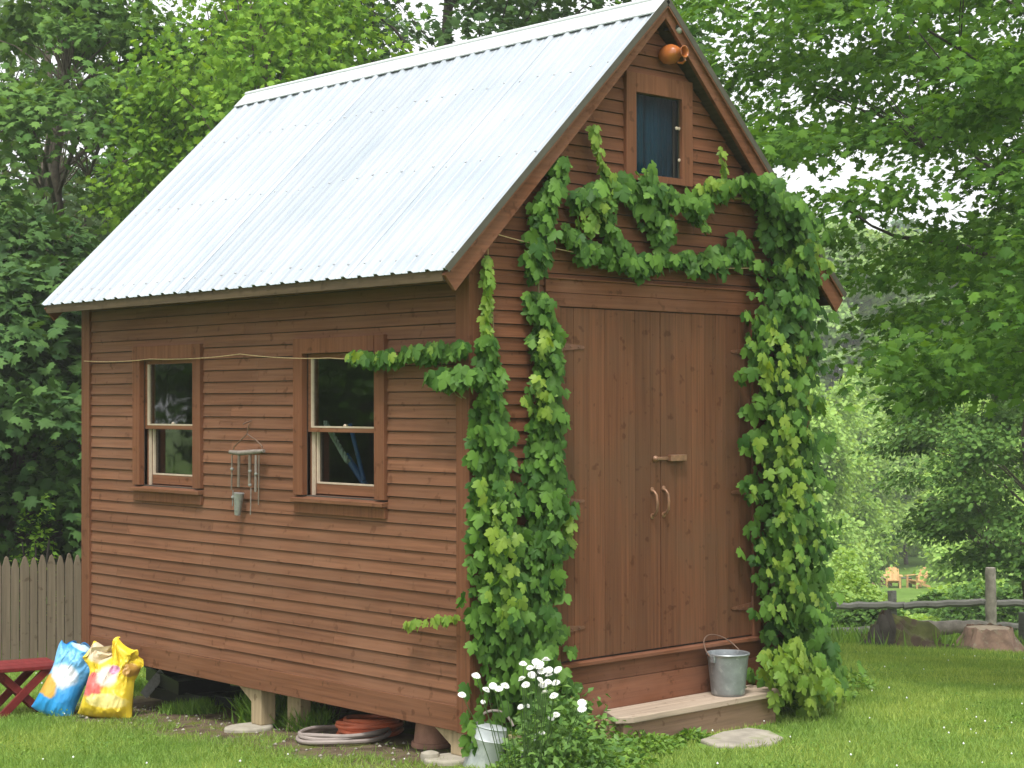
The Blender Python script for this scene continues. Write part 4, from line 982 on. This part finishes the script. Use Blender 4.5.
p = spot(990, FD-.35); tz = at(990, 567, FD-.3).z
mb = MB(); log_between(mb, (p.x, p.y, p.z-.2), (p.x-.02, p.y, tz), .105, .085, 4, 14); o = mb.build('log_post', M['bark_light'], None, smooth=True); tag(o, 'tall rough log post rising behind the cut stump', 'post')
p = spot(1026, 24); mb = MB(); mb.box(-.09, .09, -.09, .09, -.2, at(1020, 612, 24).z-p.z); o = mb.build('gate_post', M['rail'], None, loc=p, bevel=.015); tag(o, 'square grey wooden post at the right edge of the lawn', 'post')

# mossy stump mound, fallen log, cut stump
def stump_mound():
    c = spot(905, 22.3); n, m = 40, 26; V = []; rg = np.random.default_rng(2)
    for j in range(m+1):
        v = j/m
        for i in range(n):
            a = 2*math.pi*i/n; r_ = (1-v)**.75
            rx = (.62+.25*max(0, math.cos(a)))*r_*(1+.12*math.sin(3*a+1)+.05*math.sin(7*a)); ry = .5*r_*(1+.1*math.cos(2*a))
            h_ = .60*v**1.1*(1+.16*math.sin(5*a)*(1-v))
            nz = mnoise.turbulence(Vector((math.cos(a)*2.2, math.sin(a)*2.2, v*4)), 4, False)-.6; V.append((rx*math.cos(a)*(1+.16*nz)-.30*v, ry*math.sin(a)*(1+.16*nz), h_ + .10*nz - .06))
    mb = MB(); mb.add(V, [(j*n+i, j*n+(i+1) % n, (j+1)*n+(i+1) % n, (j+1)*n+i) for j in range(m) for i in range(n)])
    o = thing('mossy_stump', 'broad rotten stump mound covered with moss before the rail fence', 'stump', c, -YAW)
    mb.build('mound', M['moss'], o, smooth=True)
    mb = MB()
    for k, (x, y, h_, r_) in enumerate(((-.34,-.14,.46,.12),(-.44,-.2,.34,.11),(-.26,-.10,.52,.10),(-.52,-.22,.20,.10))): mb.tube([(x*.9, y, .0), (x, y-.05, h_*.6), (x*.97, y, h_)], [r_*1.2, r_, r_*.35], 9)
    mb.build('rotten_heart', M['bark_dark'], o, smooth=True)
stump_mound()
c = spot(948, 23.4); mb = MB(); p, q = at(908, 628, 23.4), at(985, 627, 23.7); p.z = max(p.z, c.z+.16)
log_between(mb, p, q, .10, .09, 8, 12); o = mb.build('fallen_log', M['bark_light'], None, smooth=True); tag(o, 'mossy fallen log lying between the two stumps', 'log')
c = spot(987, 22.8); cs = thing('cut_stump', 'sawn reddish brown tree stump with spreading roots', 'stump', c, -YAW)
mb = MB(); n = 36; V = []
for j, (r_, z) in enumerate(((.58,-.08),(.45,.02),(.37,.10),(.33,.22),(.31,.33),(.30,.345))):
    for i in range(n):
        a = 2*math.pi*i/n; k = 1 + (.45*(1-min(z, .3)/.34))*max(0, math.sin(5*a+.6))**2 + .05*math.sin(13*a) + .10*(mnoise.turbulence(Vector((math.cos(a)*4, math.sin(a)*4, z*3)), 4, False)-.5); V.append((r_*k*math.cos(a), r_*k*math.sin(a), z + (.05*mnoise.noise(Vector((math.cos(a)*5, math.sin(a)*5, 1))) if z > .3 else 0)))
mb.add(V, [(j*n+i, j*n+(i+1) % n, (j+1)*n+(i+1) % n, (j+1)*n+i) for j in range(5) for i in range(n)]); mb.build('bark', M['stump'], cs, smooth=True)
mb = MB(); mb.lathe([(.001,.30),(.28,.30),(.285,.335),(.001,.34)], 30); mb.build('cut_face', M['cutwood'], cs)

# adirondack chairs
def adirondack(px, py, rz, label):
    c = ground(px, py); t = thing('adirondack_chair', label, 'chair', c, rz, 'orange garden chairs in the clearing')
    mb = MB()
    for i in range(5): mb.box(-.26, .26, -.30+.115*i, -.30+.115*i+.105, .36-.035*i, .385-.035*i)
    mb.build('seat', M['chair'], t)
    Mb = Matrix.Translation((0, .24, .22)) @ Matrix.Rotation(R(-24), 4, 'X'); mb = MB()
    for i in range(7):
        x = -.30+.086*i; hh = .78 - .9*abs(i-3)**2*.012; mb.prism([(x, 0), (x+.078, 0), (x+.078, hh-.03), (x+.06, hh), (x+.018, hh), (x, hh-.03)], -.011, .011, Mb @ MXZ)
    mb.build('backrest', M['chair'], t)
    for s_ in (-1, 1):
        mb = MB(); mb.box(s_*.36-.07, s_*.36+.07, -.38, .36, .56, .583); mb.build('arm', M['chair'], t)
        mb = MB(); mb.box(s_*.30-.045, s_*.30+.045, -.33, -.29, 0, .559); mb.build('leg', M['chair'], t)
        mb = MB(); mb.prism([(-.34,.27),(-.34,.40),(.55,.10),(.60,0),(.48,0)], s_*.275-.012, s_*.275+.012, Matrix(((0,0,1,0),(1,0,0,0),(0,1,0,0),(0,0,0,1)))); mb.build('leg', M['chair'], t)
    return t
adirondack(893, 588, -YAW-.25+.1, 'left orange wooden adirondack chair facing the shed from the clearing')
adirondack(917, 588, -YAW-.25-.75, 'right orange wooden adirondack chair turned sideways in the clearing')
c = ground(905, 587); t = thing('garden_table', 'small dark table between the two orange garden chairs', 'table', c, -YAW)
mb = MB(); mb.box(-.28, .28, -.22, .22, .40, .43); mb.build('tabletop', M['rail'], t)
for sx in (-1, 1):
    for sy in (-1, 1): mb = MB(); mb.box(sx*.24-.03, sx*.24+.03, sy*.18-.03, sy*.18+.03, 0, .399); mb.build('leg', M['bark_dark'], t)
c = ground(881, 586); mb = MB(); rg = random.Random(2)
for i in range(9): x = rg.uniform(-.35, .35); z = .08+.14*(i % 3); mb.tube([(x-.1, -.4, z), (x+.1, .4, z)], .085, 8)
o = mb.build('log_pile', M['stump'], None, loc=c); tag(o, 'little brown log pile left of the orange chairs', 'logs')

# ------------------------------------------------------------------ trees
def tree_parts(root, H, z0, Rf, ncl, nlf, lsize, cl, tpl, mat, bark, trunk_r, seed, droop=.35, upright=0., nlimb=14, reject=None, lean=(0, 0), flat=.35, off=None, limb_k=1.0):
    """root: Empty at the foot. Rf(t): crown radius at height fraction t. cl: cluster radius"""
    g = np.random.default_rng(seed); O = np.array(root.location)
    cs = []
    ts = np.linspace(0, 1, 60); wts = np.array([Rf(t) for t in ts])+.05; wts /= wts.sum()
    tries = 0
    while len(cs) < ncl and tries < ncl*40:
        tries += 1
        t = np.clip(g.choice(ts, p=wts)+g.uniform(-.01, .01), 0, 1); a = g.uniform(0, 2*np.pi); rr = Rf(t)*(.25+.75*math.sqrt(g.random()))
        c = np.array([rr*math.cos(a)+lean[0]*t, rr*math.sin(a)+lean[1]*t, z0+(H-z0)*t])
        if off is not None: c = c + off
        if reject is not None and reject(c+O): continue
        cs.append(c)
    cs = np.array(cs); n = len(cs)*nlf
    ci = np.repeat(np.arange(len(cs)), nlf); C = cs[ci]
    od = C.copy(); od[:, 2] = 0; od = nrmz(od+1e-6)
    lt = np.stack([-od[:, 1], od[:, 0], np.zeros(n)], 1)
    size = (cl*g.uniform(.65, 1.35, len(cs)))[ci]
    u = np.clip(g.normal(0, .55, n), -1.2, 1.2); v = np.clip(g.normal(0, .45, n), -1.1, 1.1); w = np.clip(g.normal(0, .5, n), -1.1, 1.1)
    P = C + od*(u*size)[:, None] + lt*(v*size)[:, None]
    P[:, 2] += w*size*(flat+upright) - droop*size*np.maximum(u, 0)**2
    upv = np.zeros((n, 3)); upv[:, 2] = 1
    rad = nrmz(P-C+1e-5)
    N_ = upv*(1-.6*upright) + od*(.35+.5*upright) + g.normal(0, .42, (n, 3))
    F_ = rad*.6 + od*.5 - upv*g.uniform(-.1, .8, (n, 1)) + g.normal(0, .35, (n, 3))
    leaves('crown', tpl, P, F_, N_, g.uniform(lsize*.65, lsize*1.25, n), mat, root)
    # trunk and limbs
    mb = MB(); k = 9; tp = []
    for i in range(k):
        f = i/(k-1); tp.append(Vector((lean[0]*f + .12*trunk_r*math.sin(i*1.7+seed)*4, lean[1]*f + .12*trunk_r*math.cos(i*2.1+seed)*4, -.2 + (H*.86+.2)*f)))
    mb.tube(tp, [trunk_r*(1.25 if i == 0 else 1)*(1-.88*i/(k-1)) for i in range(k)], 10); mb.build('trunk', bark, root, smooth=True)
    mb = MB(); order = g.permutation(len(cs)); mains = order[:nlimb]
    def tpoint(z):
        f = min(max(z/(H*.86), 0), 1)*(k-1); i = min(int(f), k-2); return tp[i].lerp(tp[i+1], f-i)
    for j in mains:
        c = Vector(cs[j]); hd = math.hypot(c.x-lean[0]*.5, c.y-lean[1]*.5); s_ = tpoint(max(.25*H if off is None else .15*H, c.z-.55*hd))
        mid = s_.lerp(c, .5)+Vector((0, 0, .12*hd)); r_ = trunk_r*.30*limb_k*(1-.5*c.z/H)
        mb.tube([s_, s_.lerp(mid, .5)+Vector((0,0,.03*hd)), mid, mid.lerp(c, .5), c], [r_, r_*.8, r_*.6, r_*.4, r_*.15], 6)
    for j in order[nlimb:]:
        c = Vector(cs[j]); m_ = min(mains, key=lambda q: (Vector(cs[q])-c).length + (3 if cs[q][2] > c.z+.5 else 0)); s_ = tpoint(cs[m_][2]*.7).lerp(Vector(cs[m_]), .55)
        if reject is not None and (s_-c).length > 2.2: continue
        r_ = max(.006, trunk_r*.06*limb_k); mb.tube([s_, s_.lerp(c, .5)+Vector((0, 0, .08*(c-s_).length)), c], [r_*1.3, r_, r_*.35], 4)
    mb.build('branches', bark, root)
    return root
def tree(label, pos, *a, group='trees around the shed', name='broadleaf_tree', **k):
    t = thing(name, label, 'tree', pos, 0, group); return tree_parts(t, *a, **k)
dome = lambda R_: (lambda t: R_*math.sqrt(max(.02, 1-(1.9*t-.85)**2)) if t < .98 else R_*.15)
full = lambda R_: (lambda t: R_*(.75+.25*math.sin(math.pi*min(1, t*1.3))) if t < .55 else R_*max(.08, 1-((t-.55)/.45)**1.7)*1.0)
cone = lambda R_: (lambda t: R_*max(.05, (1-t)**.8)*(1 if t > .12 else .6+t*3))

tA = tree('dark broadleaf tree with large leaves hanging down behind the picket fence', spot(15, 19), 4.6, .5, full(2.6), 120, 190, .145, .62, T_MAPLE, M['lf_dark'], M['bark_dark'], .16, 21, droop=.55)
tB = tree('tall grey green tree at the upper left corner with sky gaps', spot(45, 29), 12.5, 2.5, dome(4.2), 120, 120, .17, .75, T_MAPLE, M['lf_grey'], M['bark'], .22, 22)
tC = tree('bright yellow green maple rising behind the left half of the roof', spot(262, 21.5), 11.0, 1.0, cone(2.9), 110, 260, .10, .55, T_MAPLE, M['lf_bright'], M['bark'], .16, 23, upright=1.0, droop=.1)
tC2 = tree('smaller bright green maple in front beside the back roof edge', spot(160, 21), 6.2, .8, cone(1.7), 44, 200, .10, .5, T_MAPLE, M['lf_bright'], M['bark'], .10, 24, upright=.8, droop=.2)
tD = tree('dark spreading maple whose top shows above the roof ridge', spot(455, 26), 13.5, 3.0, dome(4.3), 170, 120, .15, .75, T_MAPLE, M['lf_dark'], M['bark_dark'], .25, 25)
tM = tree('mid green leafy tree between the dark tree and the bright maple', spot(62, 23), 9.4, .8, full(2.6), 120, 170, .135, .6, T_MAPLE, M['lf_mid'], M['bark'], .18, 26, droop=.5)
# woods further back on the left: copies
def recopy(src, pos, rz, sc, label):
    c = copy_tree(src); c.location = pos; c.rotation_euler = (0, 0, rz); c.scale = (sc,)*3; c['label'] = label; return c
recopy(tD, spot(330, 38), 1.0, 1.0, 'dark tall tree deep in the woods behind the bright maple')
recopy(tA, spot(95, 33), 2.2, 1.5, 'dark tree in the woods behind the grey green tree')
recopy(tD, spot(-60, 37), 2.6, 1.0, 'dark woodland tree at the left edge far behind the fence')
recopy(tM, spot(205, 40), 4.0, 1.3, 'mid green woodland tree far behind the back roof edge')
recopy(tA, spot(300, 27), 3.3, 1.2, 'dark leafy tree hidden low behind the bright maple')
# trees left of the view: they stand in the window reflections
recopy(tM, (-7.5, 10.5, gzf(-7.5, 10.5)), .7, 1.0, 'mid green tree beyond the left edge, mirrored in the side windows')
recopy(tA, (-12.5, 15.5, gzf(-12.5, 15.5)), 1.9, 1.5, 'dark tree beyond the left edge, mirrored in the left side window')
recopy(tD, (-9.5, 21, gzf(-9.5, 21)), 5.0, 1.0, 'tall dark tree far beyond the left edge of the view')
# understorey shrub behind the fence
def shrub(label, px, d, w_, h_, n, size, mat, name='shrub', group='shrubs around the garden', tpl=T_CLUMP):
    c = spot(px, d); g = np.random.default_rng(abs(int(px*7+d))); t = thing(name, label, 'shrub', c, 0, group)
    a = g.uniform(0, 2*np.pi, n); zf = g.random(n)**.7; rr = np.sqrt(g.random(n))*w_*np.sqrt(np.maximum(.05, 1-(zf-.25)**2*1.3))*(1+.25*np.sin(3*a+px))
    P = np.stack([rr*np.cos(a), rr*np.sin(a), zf*h_*(1+.2*np.sin(2*a+d))], 1)
    od = np.stack([np.cos(a), np.sin(a), np.zeros(n)], 1)
    leaves('foliage', tpl, P, od+g.normal(0, .6, (n, 3)), od*.5+np.array([0, 0, .9])+g.normal(0, .4, (n, 3)), g.uniform(size*.6, size*1.3, n), mat, t)
    mb = MB()
    for i in range(7): q = g.uniform(0, 6.28); mb.tube([(0, 0, -.1), (math.cos(q)*w_*.3, math.sin(q)*w_*.3, h_*.45), (math.cos(q)*w_*.6, math.sin(q)*w_*.6, h_*.85)], [.03, .02, .006], 5)
    mb.build('stem', M['bark_dark'], t); return t
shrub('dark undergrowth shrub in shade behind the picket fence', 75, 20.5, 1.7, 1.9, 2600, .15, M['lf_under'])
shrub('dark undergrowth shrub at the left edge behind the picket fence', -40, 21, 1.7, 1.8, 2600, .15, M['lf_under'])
shrub('small yellow green shrub peeping over the picket fence', 38, 16.8, .26, 1.30, 420, .06, M['lf_bright'], tpl=T_DIAMOND)

# the maple overhanging at the right
def rej_right(p):
    x, y, z = proj(p)
    if z < 11: return True
    if (x > 1150 or y < -120) and nr.random() < .8: return True
    if x < 690 + max(0, y)*.0 + (0 if y < 40 else (y-40)*.55): return True
    if y > 290 and x < 872 + (y-290)*.25: return True
    if ((x-865)/118)**2 + ((y-195)/60)**2 < 1 and nr.random() < .86: return True
    if x < 810 and y < 240 and nr.random() < .5: return True
    if 235 < y < 300 and 845 < x < 965 and nr.random() < .30: return True
    if y > 395: return True
    return False
rp = spot(1180, 17)
tR = tree('big maple overhanging from the right with sky showing through its boughs', rp, 13.5, 1.9, (lambda t: 7.2*(.72+.28*math.sin(math.pi*min(1, t*1.6))) if t < .6 else 7.2*max(.1, 1-((t-.6)/.4)**1.8)), 420, 230, .09, .60, T_MAPLE, M['lf_right'], M['bark_dark'], .17, 31, droop=.35, flat=.22, nlimb=40, limb_k=.55, reject=rej_right)
# the bare bough seen against the sky
mb = MB(); mb.tube([at(985, 252, 16.2), at(925, 240, 15.6), at(897, 237, 15.3), at(872, 226, 15), at(848, 210, 14.8), at(838, 205, 14.7)], [.04, .022, .016, .011, .007, .003], 6); mb.tube([at(872, 226, 15), at(858, 214, 15.1), at(842, 206, 15.2)], [.007, .005, .003], 5)
bo = mb.build('bough', M['bark_dark'], tR, smooth=True); bo.location = -Vector(tR.location)
# lower right small dark tree
tS = tree('small dark round tree with slim trunk beyond the log post', spot(1026, 33), 6.2, 1.35, dome(2.6), 130, 260, .09, .5, T_CLUMP, M['lf_mid'], M['bark'], .11, 32, droop=.3)
# mid and far trees
FG = 'trees at the far edge of the clearing'
tF1 = tree('far light green tree, tallest at the left edge of the gap beside the shed', spot(838, 112), 21, 2, full(5.5), 150, 260, .30, 1.3, T_CLUMP, M['lf_far2'], M['bark'], .3, 41, group=FG)
tF2 = tree('slender light green young tree left of the orange chairs', spot(836, 72), 9.6, .4, cone(2.0), 80, 220, .17, .6, T_CLUMP, M['lf_far'], M['bark'], .1, 42, group=FG, upright=.6)
tF3 = tree('pale layered young tree just right of the orange chairs', spot(962, 84), 8.8, 1.5, cone(2.6), 90, 220, .16, .7, T_CLUMP, M['lf_far'], M['bark'], .1, 43, group=FG, flat=.2)
tF4 = tree('far grey green spruce against the sky above the gap', spot(905, 140), 24, 1, cone(4.0), 190, 160, .32, 1.2, T_CLUMP, M['lf_spruce'], M['bark_dark'], .3, 44, group=FG, name='spruce_tree')
recopy(tF2, spot(858, 90), 1.3, 1.15, 'light green young tree standing just left behind the orange chairs')
recopy(tF2, spot(815, 64), 2.6, .95, 'light green young tree nearest the shed vine')
recopy(tF1, spot(890, 118), 1.8, 1.0, 'far broad tree in the middle of the gap behind the young trees')
recopy(tF1, spot(950, 108), 3.6, .95, 'far broad tree behind the small dark round tree')
recopy(tF1, spot(1020, 116), 4.6, 1.05, 'far broad tree at the right edge of the picture')
recopy(tF1, spot(780, 122), 5.4, 1.1, 'far broad tree hidden behind the shed vine')
recopy(tF1, spot(715, 116), 0.6, 1.05, 'far broad tree behind the shed doors, next to the vine column')
recopy(tF1, spot(640, 124), 2.9, 1.1, 'far broad tree behind the shed, under its gable')
recopy(tF2, spot(765, 78), 3.6, 1.1, 'young light green tree concealed by the right vine column')
recopy(tF2, spot(720, 88), 0.4, 1.2, 'young light green tree concealed by the shed doors')
recopy(tF3, spot(675, 84), 5.1, 1.1, 'pale layered young tree concealed by the shed doors')
recopy(tF1, spot(1090, 105), 2.6, 1.0, 'far broad tree past the right edge of the picture')
recopy(tF4, spot(955, 150), 2.0, 1.0, 'second far spruce right of the sky gap')
recopy(tF4, spot(860, 155), 1.0, .95, 'far spruce low behind the left broad tree')
recopy(tF3, spot(985, 58), 1.0, .95, 'pale layered young tree behind the log post')
recopy(tF3, spot(905, 93), 2.0, 1.05, 'pale young tree directly behind the two orange chairs')
recopy(tF3, spot(1050, 62), 3.0, 1.0, 'pale young tree behind the small dark round tree')
recopy(tF2, spot(893, 99), 4.0, 1.3, 'taller light green tree behind the chairs in the gap')
for i, (px, d, w_, h_, lab) in enumerate(((830,46,1.3,1.7,'light green bush beside the vine beyond the rail fence'),(840,52,1.1,1.2,'round light bush below the young trees beyond the fence'),(905,40,1.2,.28,'low weedy bush behind the rail fence below the chairs'),(948,42,1.2,.8,'low bush behind the rail fence left of the log post'),(975,46,1.5,1.1,'low bush behind the log post'),(1012,40,1.6,1.1,'low bush under the small dark round tree'),(835,33,1.2,1.0,'leafy bush beside the vine just behind the fence end'),(868,31,.8,.55,'low weeds before the short fence post'))):
    shrub(lab, px, d, w_, h_, 4500, .11 if d > 38 else .08, M['lf_far'] if i % 2 == 0 else M['lf_mid'])

# ------------------------------------------------------------------ air
hm = bpy.data.materials.new('haze'); hm.use_nodes = True; hn = hm.node_tree; hn.nodes.remove(hn.nodes['Principled BSDF'])
pv = hn.nodes.new('ShaderNodeVolumePrincipled'); pv.inputs['Color'].default_value = (.95, .98, .92, 1); pv.inputs['Density'].default_value = .0014; pv.inputs['Anisotropy'].default_value = .2
hn.links.new(pv.outputs[0], hn.nodes['Material Output'].inputs['Volume'])
mb = MB(); mb.box(-345, 345, -345, 345, -9, 34); hz_ = mb.build('haze', hm, None, kind='stuff'); tag(hz_, 'thin pale summer haze over the far trees', 'haze')
# ------------------------------------------------------------------ light
wd = bpy.data.worlds.new('World'); SC.world = wd; wd.use_nodes = True; nt = wd.node_tree
SUN = Vector((-.40, -.30, 1.0)).normalized(); EL = math.asin(SUN.z); AZ = math.atan2(SUN.x, SUN.y)
sk = nt.nodes.new('ShaderNodeTexSky'); sk.sky_type = 'NISHITA'; sk.sun_disc = False; sk.sun_elevation = EL; sk.sun_rotation = AZ; sk.air_density = 1.0; sk.dust_density = 4.0; sk.ozone_density = 1
hs = nt.nodes.new('ShaderNodeHueSaturation'); hs.inputs['Saturation'].default_value = .12; hs.inputs['Value'].default_value = 1.0; nt.links.new(sk.outputs[0], hs.inputs['Color'])
bg = nt.nodes['Background']; cl = mixc(nt, hs.outputs[0], (4.4, 4.5, 4.6), .6)      # an even cloud layer over the clear-sky model
nt.links.new(cl, bg.inputs['Color']); bg.inputs['Strength'].default_value = .15
sd_ = bpy.data.lights.new('sun', 'SUN'); sd_.energy = 1.5; sd_.angle = R(10); sd_.color = (1, .97, .92); so = bpy.data.objects.new('sun', sd_); COL.objects.link(so)
so.rotation_euler = SUN.to_track_quat('Z', 'Y').to_euler(); so.location = (0, 0, 30)

SC.view_settings.view_transform = 'Standard'; SC.view_settings.look = 'None'; SC.view_settings.gamma = 1; SC.view_settings.exposure = 1.25
SC.render.engine = 'CYCLES'
cy = SC.cycles; cy.use_denoising = True; cy.max_bounces = 8; cy.transparent_max_bounces = 12; cy.transmission_bounces = 6; cy.diffuse_bounces = 4; cy.glossy_bounces = 3
try: cy.denoiser = 'OPENIMAGEDENOISE'
except Exception: pass
cy.use_adaptive_sampling = True; cy.adaptive_threshold = .01
